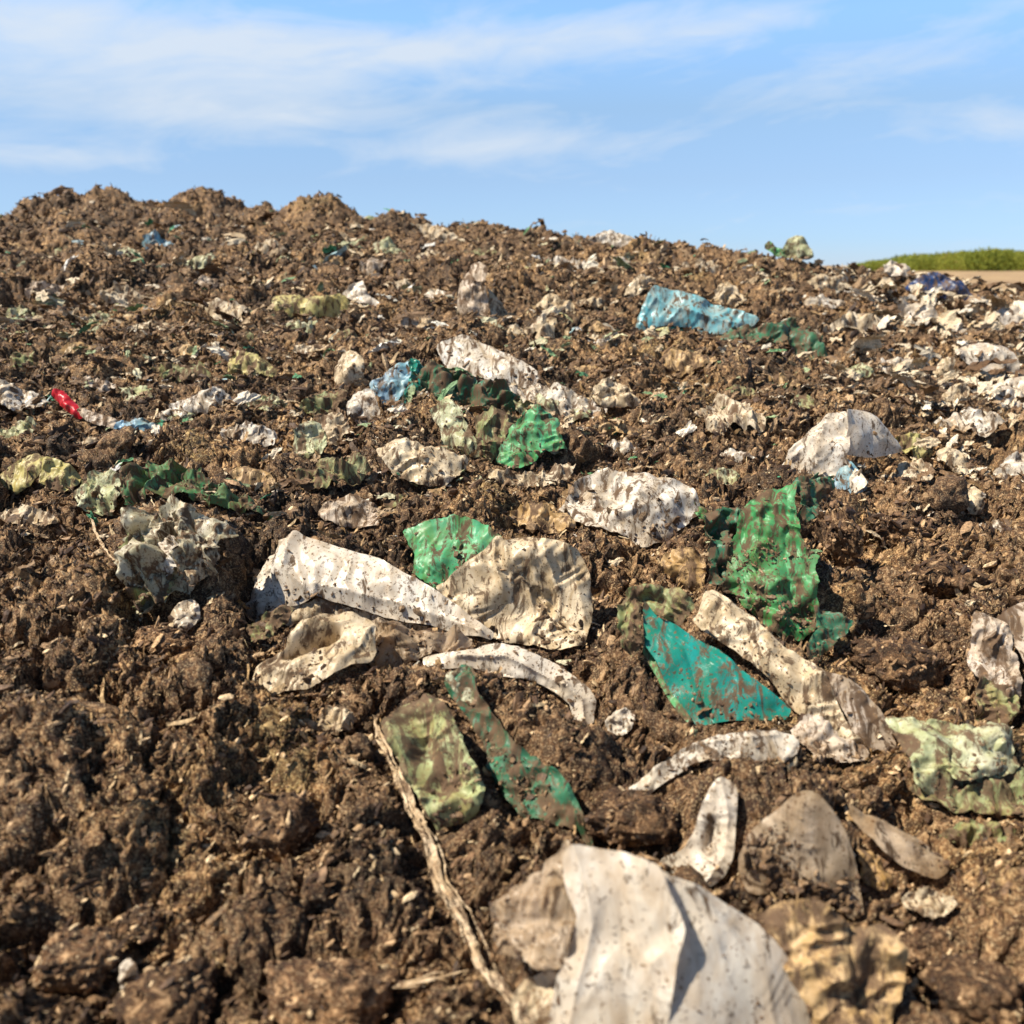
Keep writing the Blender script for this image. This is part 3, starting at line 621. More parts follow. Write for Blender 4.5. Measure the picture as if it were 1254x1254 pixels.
pc('plastic_scrap', 'cream_dirty', 'muddy cream fold standing next to the pale round scrap',
   '386 520 398 508 414 504 426 514 428 530 418 542 404 546 396 532', tilt=58, yaw=-10, bulge=.12, crumple=.09, jag=.03)
pc('plastic_scrap', 'grimegreen', 'mossy shredded strip in front of the pale round scrap',
   '362 588 378 574 400 566 424 562 446 566 452 578 436 590 414 596 390 600 372 600', tilt=40, bulge=.12, crumple=.12, jag=.05, speck=2)

# --- the left
pc('plastic_sheet', 'dirtygreen', 'long green crumpled sheet stretched along the soil at the left',
   '150 600 160 588 178 574 196 571 214 572 230 576 246 582 262 588 276 600 292 610 312 620 334 630 344 640 348 650 334 642 318 635 294 630 268 625 250 620 235 615 210 614 188 612 168 616 152 616',
   tilt=44, yaw=-6, bulge=.16, crumple=.11, cf=3.8, jag=.06, speck=3.0, sink=-.01,
   parts=[('pale_end', 'palegreen', '92 608 102 594 118 584 136 577 156 584 160 600 152 616 140 628 120 630 100 624', dict(base=(120, 632), tilt=52, yaw=-10, bulge=.14, crumple=.08, jag=.03))])
pc('plastic_scrap', 'yellow', 'folded yellow green scrap shaped like two leaves at the far left edge',
   '2 585 8 576 16 569 30 561 46 555 54 566 54 576 44 588 36 598 20 606 8 598', tilt=58, yaw=-10, bulge=.12, crumple=.04, jag=.012,
   parts=[('yellow_half', 'yellow', '50 560 66 562 82 570 94 578 100 588 90 598 76 604 60 598 48 590 52 576', dict(base=(76, 605), tilt=50, yaw=14, bulge=.14, crumple=.06, jag=.02))])
pc('plastic_bag', 'grimegrey', 'grimy cabbage-like crumpled bag at the left of the long white bag',
   '154 670 158 656 166 644 176 636 190 633 204 627 216 623 230 625 244 629 262 634 278 638 286 648 282 664 274 682 264 698 250 708 240 716 226 726 212 736 200 744 186 756 174 764 170 744 162 718 158 694',
   tilt=56, yaw=-10, bulge=.20, crumple=.13, cf=4.2, jag=.05, speck=3.5, res=1.6, folds=[('190 640 205 690 195 740', .08, .05), ('240 640 235 700', .07, .05), ('215 640 222 700', -.09, .04)],
   parts=[('mossy_edge', 'grimegreen', '154 672 166 646 180 640 186 662 184 690 180 716 190 736 176 750 164 722 156 694', dict(at=(174, 700), tilt=60, yaw=-30, off=.008, bulge=.12, crumple=.11, jag=.05)),
          ('torn_flap', 'cream', '214 640 232 634 252 640 258 660 246 680 232 690 222 672', dict(at=(236, 662), tilt=72, yaw=20, off=.016, bulge=.16, crumple=.10, jag=.06)),
          ('torn_flap', 'white_dirty', '196 664 210 656 222 668 220 692 208 704 196 690', dict(at=(208, 682), tilt=66, yaw=-36, off=.018, bulge=.16, crumple=.10, jag=.06)),
          ('torn_flap', 'cream_dirty', '224 690 244 676 262 668 268 684 252 706 234 716', dict(at=(246, 694), tilt=56, yaw=30, off=.016, bulge=.16, crumple=.10, jag=.06)),
          ('torn_flap', 'grimegreen', '188 706 206 698 216 712 206 734 190 740', dict(at=(200, 718), tilt=60, yaw=-10, off=.014, bulge=.16, crumple=.11, jag=.06))])
pc('plastic_scrap', 'white_dirty', 'small pale pouch below the grimy cabbage-like bag',
   '208 766 212 748 222 738 234 734 244 740 246 752 240 764 228 776 216 774', tilt=60, bulge=.2, crumple=.06, jag=.02)
pc('plastic_scrap', 'tan', 'tan shell-like scrap at the right end of the long green sheet',
   '282 582 292 576 304 573 318 576 332 582 339 597 328 604 312 604 298 598', tilt=50, bulge=.2, crumple=.05, jag=.015)
pc('plastic_strip', 'beige', 'twisted red-tipped wrapper with a pale tail at the left',
   '94 502 102 500 112 505 126 510 142 514 152 522 138 526 120 522 106 516', tilt=52, bulge=.2, crumple=.06, jag=.02,
   parts=[('red_end', 'red', '66 484 71 479 78 479 86 487 94 495 102 504 104 511 98 514 88 508 80 502 72 494', dict(base=(100, 515), tilt=60, yaw=-10, bulge=.22, crumple=.05, jag=.02, speck=.2))])
pc('plastic_scrap', 'blue', 'pale bluish film scrap right of the red-tipped wrapper',
   '140 526 150 518 166 514 184 516 200 522 186 530 164 532', tilt=46, bulge=.14, crumple=.1, jag=.03)
pc('plastic_strip', 'white_dirty', 'long whitish ragged strip right of the pale bluish film',
   '192 512 204 502 218 492 236 486 254 482 270 480 282 488 276 498 258 504 240 508 222 516 204 520', tilt=42, bulge=.14, crumple=.1, jag=.04)
pc('plastic_scrap', 'yellow', 'cream folded scrap with yellowish edges on the left slope',
   '280 446 284 438 292 432 304 432 316 436 328 444 338 452 334 461 322 460 308 462 294 458 281 458', tilt=56, yaw=-10, bulge=.14, crumple=.07, jag=.02)
pc('plastic_bag', 'yellow', 'ochre brown flattened bag half way up the left slope',
   '334 370 344 362 358 361 376 365 396 369 420 366 430 374 418 387 394 389 368 388 340 386', tilt=54, bulge=.18, crumple=.06, jag=.02)
pc('plastic_scrap', 'white', 'small white peaked scrap behind the ochre flattened bag',
   '420 362 430 351 443 343 448 352 452 362 462 368 468 374 446 375 432 368', tilt=60, yaw=-10, bulge=.1, crumple=.05, jag=.02)
pc('plastic_scrap', 'blue', 'small teal-grey clump high on the left slope under the crest',
   '174 302 180 292 192 287 204 294 214 302 224 310 206 310 188 310', tilt=56, bulge=.18, crumple=.12, jag=.04)
pc('plastic_scrap', 'palegreen', 'small pale green scrap below the teal-grey clump',
   '224 326 236 316 252 312 266 318 254 328 238 334', tilt=50, bulge=.14, crumple=.12, jag=.05)
pc('plastic_strip', 'cream', 'thin pale wavy strip lying on the left slope above the yellowish folded scrap',
   '160 404 172 396 188 394 204 396 218 404 206 410 188 412 172 410', tilt=48, bulge=.14, crumple=.1, jag=.04)
pc('plastic_scrap', 'palegreen', 'greenish white torn scrap left of the thin wavy strip',
   '4 392 14 382 28 376 42 382 48 392 34 398 16 400', tilt=52, bulge=.14, crumple=.1, jag=.04)
pc('plastic_scrap', 'bone', 'bone coloured ragged scrap above the thin wavy strip',
   '124 366 136 356 154 352 170 360 188 366 176 374 150 374', tilt=48, bulge=.14, crumple=.12, jag=.05)
pc('plastic_scrap', 'grimegreen', 'mossy film lying at the left edge above the red-tipped wrapper',
   '0 452 12 440 30 434 46 436 50 448 40 458 20 462', tilt=50, bulge=.14, crumple=.1, jag=.04)

# --- towards the crest
pc('plastic_bag', 'beige', 'upright bottle-like twisted beige bag standing alone near the crest',
   '561 372 564 358 569 346 574 334 579 325 588 321 597 327 600 338 596 350 598 364 600 378 596 394 584 400 572 396 564 388', tilt=76, yaw=-14, bulge=.26, crumple=.045, jag=.015, speck=1.6, folds=[('580 328 585 360 582 398', .06, .06)],
   parts=[('side_fold', 'cream_dirty', '598 352 606 364 614 376 622 388 612 394 600 394 598 376', dict(at=(599, 388), tilt=66, yaw=40, bulge=.1, crumple=.05, jag=.02))])  # added sheet standing in for the bag's shadow on its right
pc('plastic_scrap', 'cream', 'flat cream scrap right of the upright beige bag',
   '655 376 664 366 676 362 690 368 703 376 696 385 680 384 666 383', tilt=52, bulge=.18, crumple=.08, jag=.03)
pc('plastic_scrap', 'bone', 'thin pale sheet hanging over the crest left of centre',
   '510 279 520 275 532 275 548 282 561 292 554 300 538 296 524 292', tilt=58, yaw=-8, bulge=.1, crumple=.07, jag=.03)
pc('plastic_scrap', 'white_dirty', 'off-white folded sheet on the skyline right of centre',
   '721 294 730 286 742 281 758 285 775 292 770 300 760 304 740 298', tilt=58, yaw=-8, bulge=.12, crumple=.06, jag=.02)
pc('plastic_scrap', 'cream', 'small cream scrap behind the light teal sheet',
   '763 366 770 350 782 339 794 338 803 342 794 352 780 362', tilt=56, bulge=.14, crumple=.1, jag=.04)
pc('plastic_sheet', 'cyan', 'long light teal sheet lying on the upper slope with a green tail',
   '774 411 780 394 788 374 793 364 800 355 816 357 842 362 866 370 890 378 910 386 928 394 920 403 900 408 880 412 866 411 850 408 836 402 820 400 800 402 784 408',
   tilt=60, yaw=-4, base=(830, 404), bulge=.12, crumple=.035, cf=1.8, jag=.012, folds=[('795 366 830 385 900 402', .06, .05), ('782 400 800 372', .04, .04)],
   parts=[('green_tail', 'darkgreen', '872 414 890 406 908 400 926 402 940 402 956 396 970 396 984 404 996 414 1006 430 1014 444 1017 456 1000 454 984 450 972 442 968 428 944 424 918 424 896 420', dict(base=(950, 428), tilt=46, yaw=6, bulge=.12, crumple=.08, jag=.035)),
          ('shaded_fold', 'teal', '784 408 800 402 820 400 840 404 866 412 850 414 826 412 802 412', dict(at=(826, 404), tilt=80, off=-.008, bulge=.03, crumple=.04, jag=.02))])  # darker teal strip standing in for the shadow under the sheet's front
pc('plastic_scrap', 'cream', 'peaked cream scrap right behind the light teal sheet',
   '870 368 876 356 886 346 894 347 904 356 914 370 902 376 886 374', tilt=62, yaw=-8, bulge=.14, crumple=.08, jag=.03)
pc('plastic_scrap', 'cream', 'wide cream double-humped scrap under the right crest',
   '988 350 996 341 1007 336 1018 342 1030 338 1040 350 1042 357 1026 356 1012 358 998 358', tilt=58, bulge=.18, crumple=.08, jag=.03)
pc('plastic_bag', 'palegreen', 'pale green rounded bag poking up on the skyline at the right',
   '956 312 960 302 966 294 976 288 986 294 992 304 996 316 982 319 968 318', tilt=72, yaw=-10, bulge=.26, crumple=.05, jag=.02,
   parts=[('green_corner', 'green', '936 302 942 296 950 302 960 308 962 316 948 313', dict(base=(950, 316), tilt=60, bulge=.12, crumple=.08, jag=.04))])
pc('plastic_bag', 'navy', 'dark navy blue bag lying at the far right below the green scrub',
   '1108 354 1122 343 1140 336 1156 342 1170 348 1186 356 1202 368 1196 380 1172 376 1150 369 1128 364', tilt=60, sink=-.03, bulge=.2, crumple=.07, jag=.02,
   parts=[('blue_patch', 'navy', '1124 350 1136 345 1150 348 1154 358 1140 362 1128 358', dict(at=(1140, 356), tilt=62, off=.012, bulge=.14, crumple=.05))])
pc('plastic_scrap', 'white', 'white scrap at the top of the navy bag near the skyline',
   '1080 328 1088 322 1100 322 1112 328 1122 336 1134 342 1122 344 1106 340 1090 338', tilt=58, bulge=.16, crumple=.08, jag=.03)
pc('plastic_sheet', 'white', 'white crumpled sheet trailing down the right slope below the navy bag',
   '1096 376 1108 371 1124 372 1136 380 1150 388 1160 400 1164 412 1148 414 1132 404 1118 396 1104 388', tilt=50, yaw=-10, bulge=.14, crumple=.1, jag=.04)
pc('plastic_scrap', 'white', 'narrow white scrap right of the trailing white sheet',
   '1160 394 1170 394 1178 402 1190 414 1182 420 1170 414 1164 404', tilt=52, bulge=.16, crumple=.1, jag=.04)
pc('plastic_bag', 'white', 'bright white bag cut by the right edge below the navy bag',
   '1216 387 1224 380 1236 378 1252 382 1275 386 1276 408 1256 414 1238 412 1226 400', tilt=56, bulge=.2, crumple=.06, jag=.02)
pc('plastic_bag', 'white', 'domed white bag half buried on the right slope',
   '1166 436 1174 428 1184 423 1196 420 1208 420 1222 424 1234 432 1242 442 1246 454 1238 462 1218 462 1198 458 1180 448', tilt=60, yaw=-10, bulge=.24, crumple=.04, jag=.015, folds=[('1210 424 1224 440 1226 460', .05, .05)])
pc('plastic_sheet', 'white', 'wide off-white heap of film below the domed white bag',
   '1200 492 1208 480 1226 469 1246 464 1278 462 1280 508 1256 514 1232 508 1214 504', tilt=52, bulge=.2, crumple=.08, jag=.03)
pc('plastic_bag', 'white_dirty', 'whitish torn bag at the right edge above the loose brown soil',
   '1212 588 1218 576 1228 566 1242 556 1275 556 1280 592 1256 596 1234 592', tilt=56, bulge=.18, crumple=.07, jag=.02)
pc('plastic_scrap', 'cream', 'oval cream scrap right of the white folded carton piece',
   '1144 556 1152 550 1166 548 1178 556 1188 568 1184 580 1170 580 1156 568', tilt=52, bulge=.16, crumple=.06, jag=.02)
pc('plastic_scrap', 'yellow', 'yellowish ragged scrap touching the curled side of the carton piece',
   '1094 542 1104 534 1120 534 1136 544 1142 556 1126 562 1108 560', tilt=44, bulge=.14, crumple=.12, jag=.05)
pc('plastic_scrap', 'cream', 'small cream curl on the brown lumps under the torn right bag',
   '1180 620 1182 604 1190 596 1200 604 1206 620 1200 630 1190 630', tilt=60, bulge=.2, crumple=.06, jag=.03)
pc('plastic_scrap', 'cream', 'pale scrap in the soil left of the domed white bag',
   '1142 462 1148 446 1158 438 1168 442 1166 454 1154 466', tilt=56, bulge=.16, crumple=.08, jag=.03)
pc('plastic_scrap', 'bone', 'pale crust left of the wide off-white heap',
   '1150 492 1160 478 1174 470 1186 476 1182 490 1166 498', tilt=50, bulge=.16, crumple=.1, jag=.04)
pc('plastic_scrap', 'palegreen', 'pale green scrap just right of the end of the dark green tail',
   '1024 458 1036 450 1050 446 1064 450 1070 458 1052 466 1036 464', tilt=46, bulge=.14, crumple=.1, jag=.05)
pc('plastic_scrap', 'white', 'tiny white upright chip in the soil at the bottom left corner',
   '146 1190 150 1178 160 1174 170 1182 170 1200 162 1214 150 1212', tilt=70, bulge=.16, crumple=.05, jag=.02)
pc('plastic_scrap', 'cream_dirty', 'muddy cream scrap at the foot of the squarish cream bag\'s right edge',
   '764 972 776 960 790 952 800 962 790 980 776 986', tilt=50, bulge=.16, crumple=.1, jag=.04) if False else None

pc('plastic_sheet', 'grimegreen', 'mossy green film wedged between the pale green bag and the bright green crinkled sheet',
   '582 514 598 506 620 504 638 512 628 530 614 550 602 566 590 560 584 540', tilt=52, yaw=-8, bulge=.12, crumple=.10, jag=.05, speck=1.6)
pc('plastic_sheet', 'palegreen', 'faded greenish film stretched right of the dark green shredded film',
   '602 494 630 487 664 492 700 502 724 504 716 514 690 514 660 510 636 506 616 504', tilt=42, bulge=.12, crumple=.10, jag=.06, speck=1.6)
pc('plastic_scrap', 'cream_dirty', 'muddy cream film at the foot of the bright green crinkled sheet',
   '598 574 616 580 640 582 664 578 690 568 704 578 690 592 660 598 630 596 606 590', tilt=40, bulge=.12, crumple=.10, jag=.05, speck=2)
pc('plastic_scrap', 'grimegreen', 'mossy green shreds spread in front of the cream rolled bag top',
   '368 500 384 484 404 478 424 482 420 498 404 506 384 510', tilt=48, bulge=.12, crumple=.11, jag=.06, speck=2)

pc('plastic_scrap', 'tan', 'tan crinkled film lying between the pointed brown sheet and the narrow clear blade',
   '1048 1040 1066 1046 1084 1062 1092 1082 1078 1092 1062 1084 1052 1066', tilt=44, yaw=12, bulge=.14, crumple=.09, jag=.05, speck=2.4)
pc('plastic_scrap', 'cream_dirty', 'muddy cream fold in the soil below the narrow clear blade',
   '1106 1100 1128 1090 1152 1094 1170 1106 1160 1120 1136 1124 1114 1116', tilt=40, yaw=-10, bulge=.14, crumple=.10, jag=.06, speck=3)
pc('plastic_scrap', 'grimegreen', 'mossy green strip lying below the wrinkled pale green sheet at the right edge',
   '1150 1022 1176 1010 1206 1008 1236 1016 1254 1026 1236 1036 1204 1032 1174 1036', tilt=38, bulge=.12, crumple=.10, jag=.06, speck=3)
pc('plastic_scrap', 'white_dirty', 'dirty white curl beside the drooping white strip\'s hanging end',
   '742 884 754 872 768 868 778 880 772 896 756 902 746 896', tilt=56, yaw=-20, bulge=.18, crumple=.08, jag=.05, speck=2)
pc('plastic_scrap', 'cream_dirty', 'muddy cream film peeping out left of the mossy green packet',
   '388 880 402 868 420 866 434 876 430 892 412 900 396 896', tilt=46, yaw=-10, bulge=.14, crumple=.10, jag=.06, speck=3)
pc('plastic_scrap', 'bone', 'bone coloured flake in the left foreground soil below the grimy cabbage-like bag',
   '88 888 100 878 118 876 128 886 120 898 102 900', tilt=46, bulge=.14, crumple=.10, jag=.06, speck=3)


# faded scraps worked into the soil, each told apart by its colour and its neighbour
LAND = [('red-tipped wrapper', 90, 500), ('ochre flattened bag', 378, 376), ('yellowish folded scrap', 308, 448), ('upright bottle-like bag', 580, 362), ('light teal sheet', 850, 386),
        ('dark green sheet tail', 970, 425), ('broad spotted sheet', 600, 446), ('bright green crinkled sheet', 650, 540), ('pale green bag', 560, 525), ('cream rolled bag top', 430, 455),
        ('long green sheet', 220, 600), ('two-leaf yellow green scrap', 50, 582), ('grimy cabbage-like bag', 215, 690), ('long white bag', 450, 710), ('squarish cream bag', 650, 725), ('crumpled whitish bag', 770, 625),
        ('big upright green sheet', 945, 690), ('white folded carton piece', 1030, 550), ('domed white bag', 1208, 442), ('navy bag', 1150, 358), ('skyline bag', 976, 305), ('torn beige bag', 1220, 820),
        ('trailing white sheet', 1125, 390), ('white skyline sheet', 748, 292), ('teal-grey clump', 198, 300), ('long ragged whitish strip', 238, 498), ('streaked beige bag', 515, 568)]
TINT = [('bone', 'bone coloured'), ('cream_dirty', 'muddy cream'), ('palegreen', 'faded pale green'), ('grimegreen', 'mossy green'), ('beige', 'grey beige'), ('tan', 'tan brown'), ('white_dirty', 'dirty white')]
def faded_scraps(n):
    rg = np.random.default_rng(21); used = set(); boxes = []
    D = np.concatenate([p for p, _, _ in SHEETS]); dd = (D - CAM) @ FWD
    occ = np.zeros((160, 160), bool)
    occ[np.clip(((627 - F * ((D - CAM) @ UPV) / dd) / 8).astype(int), 0, 159), np.clip(((627 + F * D[:, 0] / dd) / 8).astype(int), 0, 159)] = True
    k = 0; tries = 0
    while k < n and tries < 4000:
        tries += 1
        px = rg.uniform(8, 1246)
        py = rg.uniform(305, 640) if rg.random() < .8 else rg.normal(540, 60)
        lim = np.interp(px, _CPX, _CPY) + 22
        if not lim < py < 660 or (px > 850 and px < 1180 and py > 590): continue
        w = rg.uniform(14, 34) * (.6 + .9 * (py - 280) / 350); w *= 1.35; hh = w * rg.uniform(.24, .46)
        if occ[max(0, int((py - hh) / 8)):int((py + hh) / 8) + 1, max(0, int((px - w * .8) / 8)):int((px + w * .8) / 8) + 1].any(): continue
        m, word = TINT[rg.integers(0, len(TINT))] if px < 1000 else TINT[[0, 1, 6, 6, 4][rg.integers(0, 5)]]
        q = min(LAND, key=lambda l: (l[1] - px)**2 + (2 * (l[2] - py))**2)
        rel = ('left of' if px < q[1] else 'right of') if abs(px - q[1]) > 1.2 * abs(py - q[2]) else ('behind' if py < q[2] else 'in front of')
        if (word, rel, q[0]) in used: continue
        used.add((word, rel, q[0])); k += 1
        a = np.linspace(0, 2 * math.pi, 11)[:-1] + rg.uniform(-.2, .2, 10); r = rg.uniform(.6, 1.12, 10)
        o = np.stack([px + w * r * np.cos(a), py + hh * r * np.sin(a) + .25 * hh * np.cos(a) * rg.normal()], 1)
        piece('plastic_scrap', f'{word} scrap half buried {rel} the {q[0]}', 'plastic scrap', m, o, group=GRP['plastic_scrap'], tilt=rg.uniform(28, 50), yaw=rg.uniform(-35, 20), bulge=rg.uniform(.1, .26), crumple=rg.uniform(.07, .12), jag=.06, speck=2.2, sink=.008)
        occ[max(0, int((py - hh) / 8)):int((py + hh) / 8) + 1, max(0, int((px - w) / 8)):int((px + w) / 8) + 1] = True
faded_scraps(100)

# ------------------------------------------------------------------ soil clods
CLODS = []
def clod(label, px, py, rx, ry, mat=CLOD, amp=.38, seed=1, flat=.85, yaw=0, sub=5):
    """px, py: the middle of the lump; rx, ry its half size in pixels"""
    P = on_ground(px, py + ry * .55)
    dep = float((P - CAM) @ FWD); s = dep / F
    V, Fc = ico(sub); rg = np.random.default_rng(seed)
    for k in range(9):                                   # broken faces
        n = rg.normal(size=3); n /= np.linalg.norm(n); c = rg.uniform(.55, .85)
        e = V @ n - c; V = V - np.clip(e, 0, None)[:, None] * n * .88
    off = Vector((seed * 2.3, -seed, seed * .7)); out = []
    for v in V:
        p = Vector(v) * 1.6 + off
        out.append(1 + amp * .55 * mnoise.noise(p) + .16 * (mnoise.fractal(p * 2.6, .75, 2.1, 5)))
    V2 = V * np.array(out)[:, None] * 1.12
    V2 *= np.array([rx * s, (rx + ry) * .5 * s, ry * s * flat])
    c, q = math.cos(R(yaw)), math.sin(R(yaw))
    V2 = V2 @ np.array([[c, 0, -q], [0, 1, 0], [q, 0, c]])
    P = P + np.array([0, ry * s * .5, ry * s * .5]); SHEETS.append((V2 + P, 80, rx * s))
    link('soil_clod', mesh_from('soil_clod', V2, Fc, mat, True), P, None, label, 'soil clod', 'lumps of soil on the mound')
    CLODS.append((V2 + P, s))
clod('round dark brown clod in front of the torn beige bag', 1110, 816, 49, 38, seed=3, amp=.30)
clod('dark crumbly clod between the packet and the forked white film', 774, 1014, 52, 40, seed=5, amp=.42)
clod('smooth grey brown clod below the grimy cabbage-like bag', 196, 792, 34, 24, mat=CLODG, seed=8, amp=.3)
clod('flat tilted clod in the left foreground', 342, 1018, 44, 40, seed=12, amp=.42, yaw=-30)
clod('pale brown clod at the bottom edge left of the dry stalk', 398, 1228, 78, 46, mat=CLODG, seed=15, amp=.32)
clod('grey crumbly clod at the bottom edge beside the tiny white chip', 206, 1238, 62, 40, seed=17, amp=.36)
clod('tan clod in the bottom left corner', 82, 1180, 50, 34, mat=CLODG, seed=19, amp=.36)
clod('small reddish clod in the bottom left foreground above the grey crumbly one', 166, 1138, 26, 22, seed=21, amp=.4)
clod('rounded clod right of the crumpled tan bag', 1136, 1172, 36, 30, mat=CLODG, seed=23, amp=.34)
clod('dark clod at the bottom right corner', 1205, 1225, 56, 44, seed=25, amp=.36)
clod('upright ridge of dark soil right of the big green sheet', 1036, 668, 24, 52, seed=27, amp=.4, yaw=-14)
clod('humped dark clod below the white folded carton piece', 1108, 652, 40, 24, seed=29, amp=.42)
clod('broad lump of soil above the round dark clod', 1160, 712, 48, 34, seed=31, amp=.42)


# ------------------------------------------------------------------ stalks
def stalk(name, label, cat, path, width, lift=.012, strands=4, mat='stalk', seed=1, part=None):
    """a split dry stalk: several thin flattened strands along a path given in pixels"""
    rng = np.random.default_rng(seed)
    q = pxl(path); G = np.array([on_ground(*p) for p in q]); G[:, 2] += lift
    dep = float((G.mean(0) - CAM) @ FWD); w = width * dep / F
    C = catmull(G, .006, False, 1.0)
    T = np.gradient(C, axis=0); T /= np.linalg.norm(T, axis=1, keepdims=True)
    side = np.cross(T, [0, 0, 1.0]); side /= np.linalg.norm(side, axis=1, keepdims=True); up = np.cross(side, T)
    Vs, Fs, off = [], [], 0; n = len(C); K = 8
    for k in range(strands):
        a0, a1 = (0, n) if k == 0 else (int(rng.uniform(0, .35) * n), int(rng.uniform(.6, 1) * n))
        idx = np.arange(a0, a1); m = len(idx)
        tt = np.linspace(0, 1, m); ph = rng.uniform(0, 6.28)
        big = k < 2; fan = (0 if k == 0 else rng.uniform(-.9, .9))
        o1 = fan * w * (.35 + .9 * tt * (not big)) + w * .25 * perlin(tt * 4, tt * 0 + k, seed + k); o2 = w * .12 * perlin(tt * 6, tt * 0 + k + 9, seed + k + 40) + (w * .06 * k if big else w * .1 * rng.random())
        cen = C[idx] + side[idx] * o1[:, None] + up[idx] * o2[:, None]
        taper = np.clip(np.minimum(tt, 1 - tt) * 9, .15, 1) * (1.15 - .7 * idx / n) * (.75 + .55 * perlin(tt * 9, tt * 0, seed + k + 80))
        rw, rh = (w * (.62 if k == 0 else .4), w * .08) if big else (w * rng.uniform(.07, .18), w * .06)
        ring = []
        for j in range(K):
            an = 2 * math.pi * j / K; tw = .3 * np.sin(tt * 4 + ph)
            x = math.cos(an) * rw * taper; y = math.sin(an) * rh * taper
            ring.append(cen + side[idx] * (x * np.cos(tw) - y * np.sin(tw))[:, None] + up[idx] * (x * np.sin(tw) + y * np.cos(tw))[:, None])
        Vs.append(np.stack(ring, 1).reshape(-1, 3))
        i = np.arange(m - 1)[:, None] * K; j = np.arange(K)[None]
        Fs.append(np.stack([i + j, i + (j + 1) % K, i + K + (j + 1) % K, i + K + j], -1).reshape(-1, 4) + off); off += m * K
    V = np.concatenate(Vs); loc = G[0].copy()
    V = V + (rng.normal(size=V.shape) * .06 * w + np.stack([perlin(V[:, 1] / .02, V[:, 0] / .02, seed + q) for q in range(3)], 1) * w * .3)
    SHEETS.append((V, 10, .05))
    return link(name, mesh_from(name, V - loc, np.concatenate(Fs), M[mat], True), loc, None, label, cat)
stalk('dry_stalk', 'long split dry stalk running down beside the mossy packet to the bottom edge', 'stalk', '455 882 470 920 494 970 508 1008 528 1046 539 1090 568 1136 586 1190 616 1228 640 1262', 13, lift=.008, strands=9, seed=3)
stalk('dry_stalk', 'short pale dry stalk lying crosswise at the bottom left of the milky bag', 'stalk', '470 1216 500 1211 540 1204 572 1196', 10, lift=.006, strands=5, seed=9)
stalk('dry_stalk', 'bundle of thin straws at the foot of the milky bag', 'stalk', '604 1206 620 1228 636 1250 650 1276', 10, strands=8, seed=14)
stalk('plant_root', 'thin brown root curling in the soil left of the grimy cabbage-like bag', 'root', '112 642 120 664 136 690 150 700', 4, strands=2, seed=20)


# ------------------------------------------------------------------ the mound
UMAX, Y0, C0 = 1.35, .16, .30
def u_of(x, y): return x / (y + C0)
def grid_maps():
    du, dv = .006, .009
    nu, nv = int(2 * UMAX / du) + 1, int(math.log((9.5 + C0) / (Y0 + C0)) / dv) + 1
    return du, dv, nu, nv
def blur(a, s):
    k = np.exp(-.5 * (np.arange(-int(3 * s), int(3 * s) + 1) / s)**2); k /= k.sum()
    a = np.apply_along_axis(lambda r: np.convolve(r, k, 'same'), 0, a)
    return np.apply_along_axis(lambda r: np.convolve(r, k, 'same'), 1, a)
def cells(x, y, du, dv):
    return np.rint((u_of(x, y) + UMAX) / du).astype(int), np.rint(np.log((np.maximum(y, Y0) + C0) / (Y0 + C0)) / dv).astype(int)

def fit_maps():
    du, dv, nu, nv = grid_maps()
    zt = np.full((nv, nu), np.inf); m = np.zeros((nv, nu))
    fu, fv = .0032, .0036
    fn, fm = int(2 * UMAX / fu) + 1, int(math.log((9.5 + C0) / (Y0 + C0)) / fv) + 1
    zmin = np.full((fm, fn), np.inf)
    for P, tilt, S in SHEETS:
        sft = .012 + .10 * S * math.sin(R(tilt))
        i, j = cells(P[:, 0], P[:, 1] + sft, du, dv); ok = (i >= 0) & (i < nu) & (j >= 0) & (j < nv)
        bz = base_z(P[:, 0], P[:, 1] + sft)
        low = (P[:, 2] - bz) * (1 - .35 * math.sin(R(tilt))) - .008
        np.minimum.at(zt, (j[ok], i[ok]), low[ok]); m[j[ok], i[ok]] = 1
        i, j = cells(P[:, 0], P[:, 1], fu, fv); ok = (i >= 1) & (i < fn - 1) & (j >= 1) & (j < fm - 1)
        for a in (-1, 0, 1):
            for b in (-1, 0, 1): np.minimum.at(zmin, (j[ok] + a, i[ok] + b), P[ok, 2])
    zt = np.where(np.isfinite(zt), np.clip(zt, -.05, .16), 0)
    num, den = blur(zt * m, 2.6), blur(m, 2.6)
    return num / (den + .12), np.clip(den * 1.4, 0, 1), zmin, (du, dv, fu, fv)

DELTA, COVER, ZMIN, (DU, DV, FU, FV) = fit_maps()
def bilin(A, x, y, du, dv):
    fx = np.clip((u_of(x, y) + UMAX) / du, 0, A.shape[1] - 1.001); fy = np.clip(np.log((np.maximum(y, Y0) + C0) / (Y0 + C0)) / dv, 0, A.shape[0] - 1.001)
    i, j = fx.astype(int), fy.astype(int); a, b = fx - i, fy - j
    return A[j, i] * (1 - a) * (1 - b) + A[j, i + 1] * a * (1 - b) + A[j + 1, i] * (1 - a) * b + A[j + 1, i + 1] * a * b

